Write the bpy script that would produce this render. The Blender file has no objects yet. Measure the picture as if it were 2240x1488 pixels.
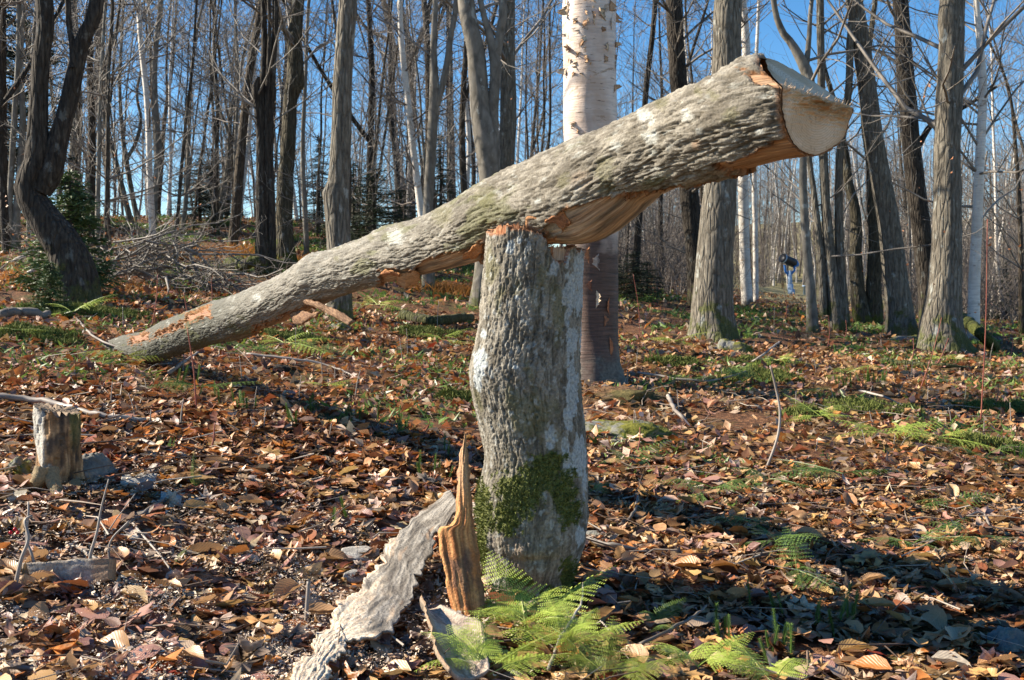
import bpy, math, random
import numpy as np
from mathutils import Vector
random.seed(11)
rng = np.random.default_rng(11)
C = bpy.context.scene
COL = C.collection

# ------------------------------------------------------------------ camera, light, exposure
F = 2400.0                      # focal length in photo pixels (photo 2240 x 1488)
HOR = 640.0                     # photo row of the horizon
TH = math.atan((744.0 - HOR) / F)
EYE = np.array([0.0, 0.0, 1.3])
cam_data = bpy.data.cameras.new('camera')
cam = bpy.data.objects.new('camera', cam_data)
COL.objects.link(cam)
cam.location = EYE
cam.rotation_euler = (math.pi / 2 - TH, 0, 0)
cam_data.sensor_width = 36.0
cam_data.lens = F / 2240.0 * 36.0
cam_data.clip_start = 0.05
cam_data.clip_end = 2000
cam_data.dof.use_dof = True
cam_data.dof.focus_distance = 3.7
cam_data.dof.aperture_fstop = 13.0
C.camera = cam

SUN_AZ = math.radians(-80)      # clockwise from +Y (view direction): the sun stands to the left, a little ahead
SUN_EL = math.radians(33)
w = bpy.data.worlds.new('World')
C.world = w
w.use_nodes = True
nt = w.node_tree
nt.nodes.clear()
sky = nt.nodes.new('ShaderNodeTexSky')
sky.sky_type = 'NISHITA'
sky.sun_disc = False
sky.sun_elevation = SUN_EL
sky.sun_rotation = SUN_AZ % (2 * math.pi)
sky.altitude = 1200
sky.air_density = 1.0
sky.dust_density = 0.03
sky.ozone_density = 2.5
bg = nt.nodes.new('ShaderNodeBackground')
bg.inputs['Strength'].default_value = 0.072
out = nt.nodes.new('ShaderNodeOutputWorld')
hs = nt.nodes.new('ShaderNodeHueSaturation')
hs.inputs['Saturation'].default_value = 1.3
nt.links.new(sky.outputs[0], hs.inputs['Color'])
nt.links.new(hs.outputs[0], bg.inputs[0])
nt.links.new(bg.outputs[0], out.inputs[0])
sl = bpy.data.lights.new('sun', 'SUN')
sl.energy = 5.0
sl.angle = math.radians(0.55)
sl.color = (1.0, 0.90, 0.74)
so = bpy.data.objects.new('sun', sl)
COL.objects.link(so)
sd = Vector((math.sin(SUN_AZ) * math.cos(SUN_EL), math.cos(SUN_AZ) * math.cos(SUN_EL), math.sin(SUN_EL)))
so.rotation_euler = sd.to_track_quat('Z', 'Y').to_euler()
so.location = (-20, 10, 25)
C.view_settings.view_transform = 'Standard'
C.view_settings.look = 'None'
C.view_settings.exposure = 1.36
C.view_settings.gamma = 1.0
C.view_settings.use_curve_mapping = False
C.render.engine = 'CYCLES'
C.cycles.use_denoising = True
C.cycles.max_bounces = 6
C.cycles.diffuse_bounces = 3
C.cycles.transparent_max_bounces = 6
C.render.film_transparent = False

# ------------------------------------------------------------------ numpy noise
_perm = np.random.default_rng(5).permutation(256)
_perm = np.concatenate([_perm, _perm, _perm])
_g = np.random.default_rng(6).normal(size=(256, 3))
_g /= np.linalg.norm(_g, axis=1)[:, None]

def noise(p):
    """gradient noise at p (n,3), about -0.8..0.8"""
    p = np.asarray(p, float)
    i = np.floor(p).astype(np.int64)
    f = p - i
    i &= 255
    u = f * f * f * (f * (f * 6 - 15) + 10)
    res = 0
    for dx in (0, 1):
        wx = u[..., 0] if dx else 1 - u[..., 0]
        for dy in (0, 1):
            wy = u[..., 1] if dy else 1 - u[..., 1]
            for dz in (0, 1):
                wz = u[..., 2] if dz else 1 - u[..., 2]
                h = _perm[_perm[_perm[(i[..., 0] + dx) & 255] + ((i[..., 1] + dy) & 255)] + ((i[..., 2] + dz) & 255)]
                g = _g[h]
                d = g[..., 0] * (f[..., 0] - dx) + g[..., 1] * (f[..., 1] - dy) + g[..., 2] * (f[..., 2] - dz)
                res = res + wx * wy * wz * d
    return res * 1.5

def fbm(p, o=4, lac=2.05, gain=0.5):
    p = np.asarray(p, float)
    a, s = 1.0, 0
    for k in range(o):
        s = s + a * noise(p + 17.3 * k)
        p = p * lac
        a *= gain
    return s

def sstep(a, b, x):
    t = np.clip((x - a) / (b - a + 1e-12), 0, 1)
    return t * t * (3 - 2 * t)

def mix(a, b, t):
    t = np.asarray(t)[..., None]
    return np.asarray(a) * (1 - t) + np.asarray(b) * t

# ------------------------------------------------------------------ photo geometry -> world
def ray(px, py):
    u = (np.asarray(px, float) - 1120.0) / F
    v = -(np.asarray(py, float) - 744.0) / F
    fy, fz = math.cos(TH), -math.sin(TH)
    uy, uz = math.sin(TH), math.cos(TH)
    return np.stack([u + 0 * v, v * uy + fy + 0 * u, v * uz + fz + 0 * u], -1)

def P(px, py, d):
    r = ray(px, py)
    return EYE + r * (np.asarray(d, float) / r[..., 1])[..., None]

def proj(p):
    """photo pixel of world points"""
    q = np.asarray(p) - EYE
    f = q[..., 1] * math.cos(TH) - q[..., 2] * math.sin(TH); u = q[..., 1] * math.sin(TH) + q[..., 2] * math.cos(TH)
    return 1120 + F * q[..., 0] / f, 744 - F * u / f

def zrow(py, d):
    return P(1120, py, d)[..., 2]

# terrain: rows of (distance, picture row of the ground in each column)
TPX = np.array([-200, 0, 300, 700, 1120, 1600, 1900, 2240, 2500], float)
TAB = [
 (3.0, [1300, 1320, 1370, 1465, 1505, 1530, 1545, 1560, 1570]),
 (3.8, [1105, 1120, 1150, 1230, 1292, 1320, 1335, 1350, 1360]),
 (5.5, [880, 895, 925, 985, 1045, 1080, 1092, 1105, 1110]),
 (7.6, [735, 750, 785, 850, 895, 925, 938, 950, 955]),
 (10., [665, 672, 700, 755, 800, 830, 845, 858, 862]),
 (14., [590, 598, 612, 655, 695, 738, 755, 768, 772]),
 (22., [525, 530, 540, 560, 620, 682, 708, 722, 726]),
 (32., [470, 474, 480, 486, 566, 655, 690, 712, 716]),
 (40., [468, 472, 480, 486, 560, 640, 682, 708, 712]),
 (46., [472, 478, 486, 496, 570, 612, 668, 700, 706]),
 (62., [500, 505, 515, 530, 590, 628, 662, 690, 698]),
 (120., [560, 565, 575, 590, 600, 580, 575, 580, 585]),
 (400., [600, 602, 605, 600, 560, 500, 490, 490, 490]),
]
_ld = [0.0] + [math.log1p(r[0]) for r in TAB]
_zt = [np.array([0.42, 0.38, 0.30, 0.16, 0.08, 0.04, 0.02, 0.0, 0.0])]
for dd, pys in TAB:
    _zt.append(np.array([zrow(py, dd) for py in pys]))
_zt = np.array(_zt)
GN, GM = 260, 160
_gl = np.linspace(0, math.log1p(400.0), GN)
_gp = np.linspace(-200, 2500, GM)
_tmp = np.array([np.interp(_gp, TPX, row) for row in _zt])
_grid = np.array([np.interp(_gl, _ld, _tmp[:, j]) for j in range(GM)]).T
def _blur(a, n, ax):
    k = np.hanning(2 * n + 3)[1:-1]; k /= k.sum()
    pad = [(0, 0), (0, 0)]; pad[ax] = (n, n)
    b = np.pad(a, pad, mode='edge')
    return np.apply_along_axis(lambda v: np.convolve(v, k, 'valid'), ax, b)
_grid = _blur(_blur(_grid, 8, 0), 12, 1)

def gz0(x, y):
    x = np.asarray(x, float); y = np.asarray(y, float)
    px = np.clip(1120 + F * x / np.maximum(y, 1.6), -200, 2500)
    l = np.log1p(np.clip(y, 0, 400))
    a = l / _gl[-1] * (GN - 1); b = (px + 200) / 2700 * (GM - 1)
    i = np.clip(a.astype(int), 0, GN - 2); j = np.clip(b.astype(int), 0, GM - 2)
    fa = a - i; fb = b - j
    return (_grid[i, j] * (1 - fa) * (1 - fb) + _grid[i + 1, j] * fa * (1 - fb)
            + _grid[i, j + 1] * (1 - fa) * fb + _grid[i + 1, j + 1] * fa * fb)

def gz(x, y):
    x = np.asarray(x, float); y = np.asarray(y, float)
    z = gz0(x, y)
    n = fbm(np.stack([x * 0.7, y * 0.7, 0 * x + 3.3], -1), 4)
    n2 = noise(np.stack([x * 4.1, y * 4.1, 0 * x + 9.1], -1))
    far = sstep(6, 25, y)
    return z + n * (0.028 + 0.11 * far) + n2 * 0.008

def hit(px, py):
    """where the ray through a photo pixel meets the ground"""
    r = ray(px, py)
    r = r / r[1]
    ds = 2.0 * (80 / 2.0) ** np.linspace(0, 1, 1500)
    p = EYE[None] + r[None] * ds[:, None]
    below = p[:, 2] < gz(p[:, 0], p[:, 1])
    k = int(np.argmax(below)) if below.any() else len(ds) - 1
    q = p[k]
    return np.array([q[0], q[1], float(gz(q[0], q[1]))])

# ------------------------------------------------------------------ mesh helpers
def mk(name, verts, quads=None, tris=None, mat=None, parent=None, col=None, uv=None, smooth=True, kind=None, link=True):
    me = mesh(name, verts, quads, tris, mat, col, uv, smooth)
    return put(name, me, parent, kind)

def mesh(name, verts, quads=None, tris=None, mat=None, col=None, uv=None, smooth=True):
    verts = np.asarray(verts, np.float32).reshape(-1, 3)
    fs, sizes = [], []
    if quads is not None and len(quads):
        q = np.asarray(quads, np.int32).reshape(-1, 4); fs.append(q.ravel()); sizes.append(np.full(len(q), 4))
    if tris is not None and len(tris):
        t = np.asarray(tris, np.int32).reshape(-1, 3); fs.append(t.ravel()); sizes.append(np.full(len(t), 3))
    loops = np.concatenate(fs); sizes = np.concatenate(sizes)
    me = bpy.data.meshes.new(name)
    me.vertices.add(len(verts)); me.vertices.foreach_set('co', verts.ravel())
    me.loops.add(len(loops)); me.loops.foreach_set('vertex_index', loops)
    me.polygons.add(len(sizes))
    me.polygons.foreach_set('loop_start', np.concatenate([[0], np.cumsum(sizes)[:-1]]).astype(np.int32))
    me.polygons.foreach_set('loop_total', sizes.astype(np.int32))
    me.polygons.foreach_set('use_smooth', np.full(len(sizes), smooth))
    if uv is not None:
        l = me.uv_layers.new(name='UVMap')
        l.data.foreach_set('uv', np.asarray(uv, np.float32)[loops].ravel())
    if col is not None:
        a = me.color_attributes.new('Col', 'FLOAT_COLOR', 'POINT')
        c = np.ones((len(verts), 4), np.float32); c[:, :3] = np.clip(col, 0, 1)
        a.data.foreach_set('color', c.ravel())
    if mat is not None:
        me.materials.append(mat)
    me.update(calc_edges=True)
    return me

def put(name, me, parent=None, kind=None, loc=None, rot=None, scale=None):
    o = bpy.data.objects.new(name, me)
    COL.objects.link(o)
    if parent is not None: o.parent = parent
    if kind: o['kind'] = kind
    if loc is not None: o.location = loc
    if rot is not None: o.rotation_euler = rot
    if scale is not None: o.scale = (scale,) * 3 if np.isscalar(scale) else scale
    return o

def tag(o, label, cat, group=None, kind=None):
    o['label'] = label; o['category'] = cat
    if group: o['group'] = group
    if kind: o['kind'] = kind
    return o

def thing(name, loc, label, cat, group=None, rz=0.0):
    o = bpy.data.objects.new(name, None)
    COL.objects.link(o)
    o.location = loc; o.rotation_euler = (0, 0, rz)
    o.empty_display_size = 0.1
    return tag(o, label, cat, group)

class Bag:
    """collects numpy pieces into one mesh"""
    def __init__(s): s.v, s.q, s.t, s.c, s.u, s.n = [], [], [], [], [], 0
    def add(s, v, q=None, t=None, c=None, u=None):
        v = np.asarray(v, float).reshape(-1, 3)
        if q is not None and len(q): s.q.append(np.asarray(q).reshape(-1, 4) + s.n)
        if t is not None and len(t): s.t.append(np.asarray(t).reshape(-1, 3) + s.n)
        s.v.append(v)
        if c is not None: s.c.append(np.broadcast_to(np.asarray(c, float), (len(v), 3)))
        if u is not None: s.u.append(u)
        s.n += len(v)
    def arrays(s):
        return dict(verts=np.concatenate(s.v), quads=np.concatenate(s.q) if s.q else None,
                    tris=np.concatenate(s.t) if s.t else None,
                    col=np.concatenate(s.c) if s.c else None, uv=np.concatenate(s.u) if s.u else None)
    def mesh(s, name, mat, smooth=True): return mesh(name, mat=mat, smooth=smooth, **s.arrays())
    def make(s, name, mat, parent=None, kind=None, smooth=True): return put(name, s.mesh(name, mat, smooth), parent, kind)

_gq = {}
def gridq(n, m, wrap=False):
    """quads of an n x m vertex grid (m wraps round)"""
    key = (n, m, wrap)
    if key not in _gq:
        i = np.arange(n - 1)[:, None]; j = np.arange(m if wrap else m - 1)[None]
        j2 = (j + 1) % m
        a = i * m + j; b = i * m + j2; c = (i + 1) * m + j2; d = (i + 1) * m + j
        _gq[key] = np.stack([a, b, c, d], -1).reshape(-1, 4)
    return _gq[key]

def frames(pts, ref=(0, 0, 1)):
    t = np.gradient(pts, axis=0)
    t /= np.linalg.norm(t, axis=1)[:, None] + 1e-12
    ref = np.asarray(ref, float)
    if abs(t[:, 2]).mean() > 0.8 and abs(ref[2]) > 0.9: ref = np.array([0.0, 1.0, 0.0])
    n = ref - t * (t @ ref)[:, None]
    n /= np.linalg.norm(n, axis=1)[:, None] + 1e-9
    return t, n, np.cross(t, n)

def tube(bag, pts, rad, k=3, col=None, cap=False):
    pts = np.asarray(pts, float); rad = np.asarray(rad, float)
    t, n, s = frames(pts)
    a = np.arange(k) * (2 * math.pi / k)
    v = pts[:, None] + rad[:, None, None] * (np.cos(a)[None, :, None] * n[:, None] + np.sin(a)[None, :, None] * s[:, None])
    v = v.reshape(-1, 3)
    tr = None
    if cap:
        m = len(v)
        v = np.concatenate([v, pts[:1], pts[-1:]])
        tr = [[m, j, (j + 1) % k][::-1] for j in range(k)] + [[m + 1, m - k + j, m - k + (j + 1) % k] for j in range(k)]
    bag.add(v, gridq(len(pts), k, True), tr, col)

def spline(p, n):
    """Catmull-Rom through p, n samples at even arc length"""
    p = np.asarray(p, float)
    e = np.concatenate([[2 * p[0] - p[1]], p, [2 * p[-1] - p[-2]]])
    o = []
    for i in range(len(p) - 1):
        t = np.linspace(0, 1, 24, endpoint=False)[:, None]
        a, b, c, d = e[i], e[i + 1], e[i + 2], e[i + 3]
        o.append(0.5 * ((2 * b) + (-a + c) * t + (2 * a - 5 * b + 4 * c - d) * t ** 2 + (-a + 3 * b - 3 * c + d) * t ** 3))
    o.append(p[-1:])
    o = np.concatenate(o)
    L = np.concatenate([[0], np.cumsum(np.linalg.norm(np.diff(o[:, :3], axis=0), axis=1))])
    s = np.linspace(0, L[-1], n)
    return np.stack([np.interp(s, L, o[:, k]) for k in range(o.shape[1])], -1)

# ------------------------------------------------------------------ materials
class NT:
    def __init__(s, name):
        s.m = bpy.data.materials.new(name); s.m.use_nodes = True
        s.t = s.m.node_tree; s.t.nodes.clear()
        s.o = s.n('ShaderNodeOutputMaterial')
    def n(s, k, **kw):
        x = s.t.nodes.new(k)
        for a, b in kw.items(): setattr(x, a, b)
        return x
    def l(s, a, b): s.t.links.new(a, b)
    def put(s, sock, v):
        if hasattr(v, 'is_linked') or hasattr(v, 'links'): s.l(v, sock)
        else: sock.default_value = v
    def coord(s, which='Object', scale=(1, 1, 1), loc=(0, 0, 0)):
        tc = s.n('ShaderNodeTexCoord'); mp = s.n('ShaderNodeMapping')
        mp.inputs['Scale'].default_value = scale; mp.inputs['Location'].default_value = loc
        s.l(tc.outputs[which], mp.inputs[0]); return mp.outputs[0]
    def noise(s, vec, scale, detail=4, rough=0.55, dist=0.0):
        x = s.n('ShaderNodeTexNoise'); s.l(vec, x.inputs['Vector'])
        x.inputs['Scale'].default_value = scale; x.inputs['Detail'].default_value = detail
        x.inputs['Roughness'].default_value = rough; x.inputs['Distortion'].default_value = dist
        return x.outputs['Fac']
    def voro(s, vec, scale, feature='F1'):
        x = s.n('ShaderNodeTexVoronoi', feature=feature); s.l(vec, x.inputs['Vector'])
        x.inputs['Scale'].default_value = scale
        return x.outputs['Distance']
    def ramp(s, fac, stops):
        x = s.n('ShaderNodeValToRGB'); s.l(fac, x.inputs[0])
        e = x.color_ramp.elements
        while len(e) < len(stops): e.new(0.5)
        for el, (p, c) in zip(e, stops):
            el.position = p
            el.color = (c, c, c, 1) if np.isscalar(c) else (*c, 1)
        return x.outputs[0]
    def mix(s, fac, a, b, mode='MIX'):
        x = s.n('ShaderNodeMix', data_type='RGBA', blend_type=mode)
        s.put(x.inputs[0], fac)
        for i, v in ((6, a), (7, b)):
            if isinstance(v, tuple): x.inputs[i].default_value = (*v, 1) if len(v) == 3 else v
            else: s.l(v, x.inputs[i])
        return x.outputs[2]
    def math(s, op, a, b=0.0, clamp=False):
        x = s.n('ShaderNodeMath', operation=op, use_clamp=clamp)
        s.put(x.inputs[0], a); s.put(x.inputs[1], b); return x.outputs[0]
    def attr(s, name='Col'):
        x = s.n('ShaderNodeAttribute', attribute_name=name); return x.outputs['Color']
    def bump(s, h, strength=0.5, dist=0.01, normal=None):
        x = s.n('ShaderNodeBump'); x.inputs['Strength'].default_value = strength
        x.inputs['Distance'].default_value = dist; s.l(h, x.inputs['Height'])
        if normal is not None: s.l(normal, x.inputs['Normal'])
        return x.outputs[0]
    def sep(s, vec):
        x = s.n('ShaderNodeSeparateXYZ'); s.l(vec, x.inputs[0]); return x.outputs
    def done(s, col, rough=0.8, normal=None, spec=0.3, transl=0.0):
        b = s.n('ShaderNodeBsdfPrincipled')
        s.put(b.inputs['Base Color'], (*col, 1) if isinstance(col, tuple) else col)
        s.put(b.inputs['Roughness'], rough)
        b.inputs['Specular IOR Level'].default_value = spec
        if normal is not None: s.l(normal, b.inputs['Normal'])
        sh = b.outputs[0]
        if transl:
            t = s.n('ShaderNodeBsdfTranslucent'); s.put(t.inputs[0], (*col, 1) if isinstance(col, tuple) else col)
            if normal is not None: s.l(normal, t.inputs['Normal'])
            mx = s.n('ShaderNodeMixShader'); mx.inputs[0].default_value = transl
            s.l(sh, mx.inputs[1]); s.l(t.outputs[0], mx.inputs[2]); sh = mx.outputs[0]
        s.l(sh, s.o.inputs[0]); return s.m

def bark_mat(name, base, dark, light, furrow=34, stretch=0.19, bump=1.0, moss=0.0, lichen=0.3, dist=0.02):
    m = NT(name)
    v = m.coord('Object', (1, 1, stretch)); v1 = m.coord('Object')
    nz = m.noise(v, furrow, 6, 0.65, 0.25)
    vz = m.voro(v, furrow * 0.55, 'DISTANCE_TO_EDGE')
    big = m.noise(v1, 1.7, 3)
    nz = m.math('ADD', m.math('MULTIPLY', nz, 0.75), m.math('MULTIPLY', m.noise(m.coord('Object', (1, 1, 0.6)), furrow * 1.1, 5, 0.7), 0.27))
    c = m.ramp(nz, [(0.38, dark), (0.5, base), (0.66, light)])
    cr = m.ramp(vz, [(0.0, 0.45), (0.12, 1.0)])
    c = m.mix(0.55, c, cr, 'MULTIPLY')
    c = m.mix(m.ramp(big, [(0.4, 0.0), (0.7, 0.45)]), c, dark)
    if lichen:
        ln = m.noise(m.coord('Object', (1, 1, 0.55)), 7.5, 5, 0.65)
        lf = m.ramp(ln, [(0.60, 0.0), (0.66, lichen)])
        c = m.mix(lf, c, (0.42, 0.44, 0.41))
    if moss:
        z = m.sep(v1)[2]
        hz = m.math('MULTIPLY', z, -0.55)
        f = m.math('ADD', hz, m.math('MULTIPLY', m.noise(v1, 5, 5, 0.65), 1.6))
        f = m.ramp(f, [(0.62, 0.0), (0.78, moss)])
        c = m.mix(f, c, m.ramp(m.noise(v1, 60, 2), [(0.3, (0.030, 0.042, 0.010)), (0.7, (0.12, 0.13, 0.025))]))
    h = m.math('ADD', m.math('MULTIPLY', nz, 0.6), m.math('MULTIPLY', m.ramp(vz, [(0, 0.0), (0.2, 1.0)]), 0.7))
    h = m.math('ADD', h, m.math('MULTIPLY', m.noise(v1, 90, 3), 0.15))
    return m.done(c, 0.88, m.bump(h, bump, dist), 0.2)

M = {}
M['bark_grey'] = bark_mat('bark_grey', (0.165, 0.145, 0.115), (0.075, 0.064, 0.05), (0.27, 0.245, 0.20), moss=0.8, lichen=0.6)
M['bark_brown'] = bark_mat('bark_brown', (0.085, 0.066, 0.048), (0.036, 0.028, 0.021), (0.16, 0.13, 0.095), moss=0.9, lichen=0.35)
M['bark_dark'] = bark_mat('bark_dark', (0.052, 0.042, 0.033), (0.022, 0.018, 0.015), (0.10, 0.085, 0.068), moss=0.5, lichen=0.2)
M['bark_smooth'] = bark_mat('bark_smooth', (0.19, 0.172, 0.145), (0.115, 0.102, 0.083), (0.275, 0.25, 0.215), furrow=9, stretch=0.5, bump=0.35, moss=0.7, lichen=0.6)
M['bark_mossy'] = bark_mat('bark_mossy', (0.08, 0.068, 0.045), (0.03, 0.026, 0.018), (0.14, 0.12, 0.085), moss=1.0, lichen=0.3)

def birch_mat(name, base, warm):
    m = NT(name)
    v1 = m.coord('Object'); v = m.coord('Object', (1, 1, 11))
    fine = m.noise(v, 5.5, 5, 0.6)
    len_ = m.noise(m.coord('Object', (1, 1, 7), (3, 1, 0)), 9, 3, 0.5)
    big = m.noise(v1, 2.2, 4, 0.6)
    c = m.ramp(fine, [(0.3, tuple(x * 0.72 for x in base)), (0.55, base), (0.8, tuple(min(0.9, x * 1.12) for x in base))])
    c = m.mix(m.ramp(big, [(0.48, 0.0), (0.62, 0.7)]), c, warm)
    scar = m.noise(m.coord('Object', (1, 1, 2.2), (7, 2, 0)), 4.2, 6, 0.7, 0.6)
    c = m.mix(m.ramp(scar, [(0.60, 0.0), (0.63, 0.8)]), c, m.ramp(fine, [(0.3, (0.20, 0.12, 0.07)), (0.7, (0.50, 0.36, 0.23))]))
    c = m.mix(m.ramp(len_, [(0.64, 0.0), (0.69, 0.8)]), c, (0.10, 0.07, 0.05))
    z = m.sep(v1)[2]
    c = m.mix(m.ramp(m.math('ADD', m.math('MULTIPLY', z, 0.5), m.math('MULTIPLY', big, 0.6)), [(0.86, 0.97), (1.08, 0.0)]), c, m.ramp(fine, [(0.35, (0.04, 0.022, 0.016)), (0.7, (0.125, 0.068, 0.048))])) if name == 'birch_bark' else c  # lower trunk: reddish peeled bark, plus the log's shade darkened into the colour
    f = m.math('ADD', m.math('MULTIPLY', z, -0.6), m.math('MULTIPLY', m.noise(v1, 4, 5, 0.6), 1.5))
    c = m.mix(m.ramp(f, [(0.52, 0.0), (0.80, 0.95)]), c, m.ramp(m.noise(v1, 40, 4), [(0.3, (0.05, 0.045, 0.035)), (0.7, (0.17, 0.155, 0.125))]))
    h = m.math('ADD', m.math('MULTIPLY', fine, 0.8), m.math('MULTIPLY', m.noise(v1, 14, 4), 0.5))
    return m.done(c, 0.6, m.bump(h, 0.6, 0.012), 0.35)
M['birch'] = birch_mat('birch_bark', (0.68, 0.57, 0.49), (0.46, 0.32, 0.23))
M['birch_small'] = birch_mat('birch_bark_pale', (0.68, 0.64, 0.58), (0.50, 0.43, 0.36))

def twig_mat(name, a, b):
    m = NT(name)
    v = m.coord('Object')
    return m.done(m.ramp(m.noise(v, 3.0, 3), [(0.35, a), (0.65, b)]), 0.6, None, 0.4)
M['twig'] = twig_mat('twig_bark', (0.10, 0.085, 0.07), (0.25, 0.22, 0.19))
M['twig_far'] = twig_mat('far_twig_bark', (0.085, 0.066, 0.055), (0.20, 0.165, 0.14))
M['twig_dark'] = twig_mat('dark_twig_bark', (0.09, 0.075, 0.06), (0.20, 0.175, 0.15))
M['stick'] = twig_mat('dead_stick_bark', (0.15, 0.12, 0.10), (0.40, 0.35, 0.30))
M['cane'] = twig_mat('red_cane', (0.22, 0.05, 0.035), (0.30, 0.10, 0.06))

def col_mat(name, rough=0.8, nscale=60, nstr=0.4, dist=0.004, var=0.35, transl=0.0, spec=0.25, coords='Object', stretch=(1, 1, 1)):
    m = NT(name)
    v = m.coord(coords, stretch)
    n = m.noise(v, nscale, 5, 0.6)
    c = m.mix(1.0, m.attr(), m.ramp(n, [(0.25, 1 - var), (0.75, 1 + var * 0.5)]), 'MULTIPLY')
    return m.done(c, rough, m.bump(n, nstr, dist), spec, transl)
M['hero_bark'] = col_mat('hero_bark', 0.86, 130, 0.8, 0.006, 0.45)
M['hero_wood'] = col_mat('bare_wood', 0.7, 16, 0.9, 0.005, 0.6, coords='UV', stretch=(1.0, 12, 1))
M['chip'] = col_mat('wood_chip', 0.8, 90, 0.3, 0.003, 0.3)

def cutface_mat():
    m = NT('sawn_wood')
    v = m.coord('UV')
    x = m.n('ShaderNodeTexWave', wave_type='RINGS', rings_direction='SPHERICAL')
    m.l(m.coord('UV', (1, 1, 1)), x.inputs['Vector'])
    x.inputs['Scale'].default_value = 15; x.inputs['Distortion'].default_value = 3.0; x.inputs['Detail'].default_value = 3
    x.inputs['Detail Scale'].default_value = 3
    saw = m.noise(m.coord('UV', (3, 60, 1)), 5, 3)
    c = m.mix(m.ramp(x.outputs['Fac'], [(0.45, 0.0), (0.95, 0.32)]), m.attr(), (0.40, 0.22, 0.11))
    c = m.mix(1.0, c, m.ramp(saw, [(0.3, 0.85), (0.7, 1.08)]), 'MULTIPLY')
    c = m.mix(m.ramp(m.noise(m.coord('UV', (6, 2.2, 1), (0.3, 0.2, 0)), 4, 4, 0.6), [(0.56, 0.0), (0.68, 0.5)]), c, (0.30, 0.17, 0.09))
    return m.done(c, 0.75, m.bump(saw, 0.5, 0.003), 0.2)
M['cut'] = cutface_mat()

def leaf_mat(name, transl):
    m = NT(name)
    uv = m.coord('UV')
    s = m.sep(uv)
    av = m.math('ABSOLUTE', m.math('SUBTRACT', s[1], 0.5))
    k = m.math('SUBTRACT', s[0], m.math('MULTIPLY', av, 0.7))
    sn = m.math('ABSOLUTE', m.math('SINE', m.math('MULTIPLY', k, 34.0)))
    rib = m.ramp(av, [(0.0, 1.0), (0.03, 0.0)])
    n = m.noise(m.coord('Object'), 55, 4, 0.6)
    c = m.mix(1.0, m.attr(), m.ramp(n, [(0.25, 0.62), (0.7, 1.12)]), 'MULTIPLY')
    c = m.mix(m.math('MULTIPLY', m.ramp(sn, [(0.0, 1.0), (0.25, 0.0)]), 0.16), c, m.mix(1.0, m.attr(), (0.5, 0.42, 0.36), 'MULTIPLY'))
    c = m.mix(m.math('MULTIPLY', rib, 0.5), c, (0.50, 0.33, 0.18))
    return m.done(c, 0.42, m.bump(sn, 0.22, 0.003), 0.45, transl)
M['leaf'] = leaf_mat('dead_leaf', 0.22)

def ground_mat():
    m = NT('forest_soil')
    v = m.coord('Object')
    n1 = m.noise(v, 2.2, 5, 0.6); n2 = m.noise(v, 26, 5, 0.7)
    c = m.ramp(n2, [(0.3, (0.03, 0.018, 0.01)), (0.5, (0.13, 0.06, 0.03)), (0.62, (0.27, 0.13, 0.06)), (0.8, (0.36, 0.24, 0.15))])
    g = m.ramp(n2, [(0.3, (0.02, 0.03, 0.008)), (0.7, (0.12, 0.13, 0.03))])
    c = m.mix(m.ramp(n1, [(0.50, 0.0), (0.60, 0.65)]), c, g)
    # Col.r = dry grass slope, Col.g = sawdust
    s = m.n('ShaderNodeSeparateColor'); m.l(m.attr(), s.inputs[0])
    c = m.mix(s.outputs[0], c, m.ramp(n2, [(0.3, (0.15, 0.13, 0.06)), (0.7, (0.32, 0.28, 0.15))]))
    c = m.mix(m.math('MULTIPLY', s.outputs[1], m.ramp(m.noise(v, 9, 5, 0.7), [(0.42, 0.0), (0.6, 1.0)])), c,
              m.ramp(n2, [(0.3, (0.30, 0.22, 0.17)), (0.7, (0.58, 0.49, 0.40))]))
    return m.done(c, 0.9, m.bump(n2, 1.0, 0.03), 0.2)
M['ground'] = ground_mat()

def green_mat(name, a, b, rough=0.45, transl=0.25, scale=30):
    m = NT(name)
    c = m.ramp(m.noise(m.coord('Object'), scale, 3), [(0.3, a), (0.7, b)])
    return m.done(c, rough, None, 0.4, transl)
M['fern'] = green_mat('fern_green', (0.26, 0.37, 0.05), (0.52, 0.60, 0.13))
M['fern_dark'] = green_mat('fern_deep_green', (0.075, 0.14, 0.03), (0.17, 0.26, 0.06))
M['fern_yellow'] = green_mat('fern_yellow_green', (0.16, 0.22, 0.03), (0.30, 0.34, 0.06))
M['moss'] = green_mat('moss', (0.05, 0.068, 0.012), (0.19, 0.21, 0.045), 0.9, 0.05, 70)
M['clubmoss'] = green_mat('clubmoss', (0.06, 0.13, 0.02), (0.17, 0.26, 0.05), 0.5, 0.15)
M['needles'] = green_mat('spruce_needles', (0.010, 0.022, 0.010), (0.035, 0.055, 0.022), 0.6, 0.05, 4)
M['needles_young'] = green_mat('young_spruce_needles', (0.035, 0.07, 0.02), (0.09, 0.13, 0.04), 0.6, 0.1, 6)
M['dry_fern'] = green_mat('dry_fern', (0.30, 0.11, 0.02), (0.50, 0.24, 0.06), 0.7, 0.3, 8)

def plain(name, col, rough=0.5, metal=0.0, var=0.12):
    m = NT(name)
    c = m.mix(m.noise(m.coord('Object'), 6, 4), tuple(x * (1 - var) for x in col), tuple(min(1, x * (1 + var)) for x in col))
    mm = m.done(c, rough)
    for n in m.t.nodes:
        if n.type == 'BSDF_PRINCIPLED': n.inputs['Metallic'].default_value = metal
    return mm
M['gun_blue'] = plain('blue_paint', (0.03, 0.19, 0.58))
M['gun_light'] = plain('pale_blue_paint', (0.30, 0.42, 0.58))
M['gun_dark'] = plain('dark_grille', (0.012, 0.014, 0.02))
M['berry'] = plain('red_berry', (0.45, 0.01, 0.02), 0.25)

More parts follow.
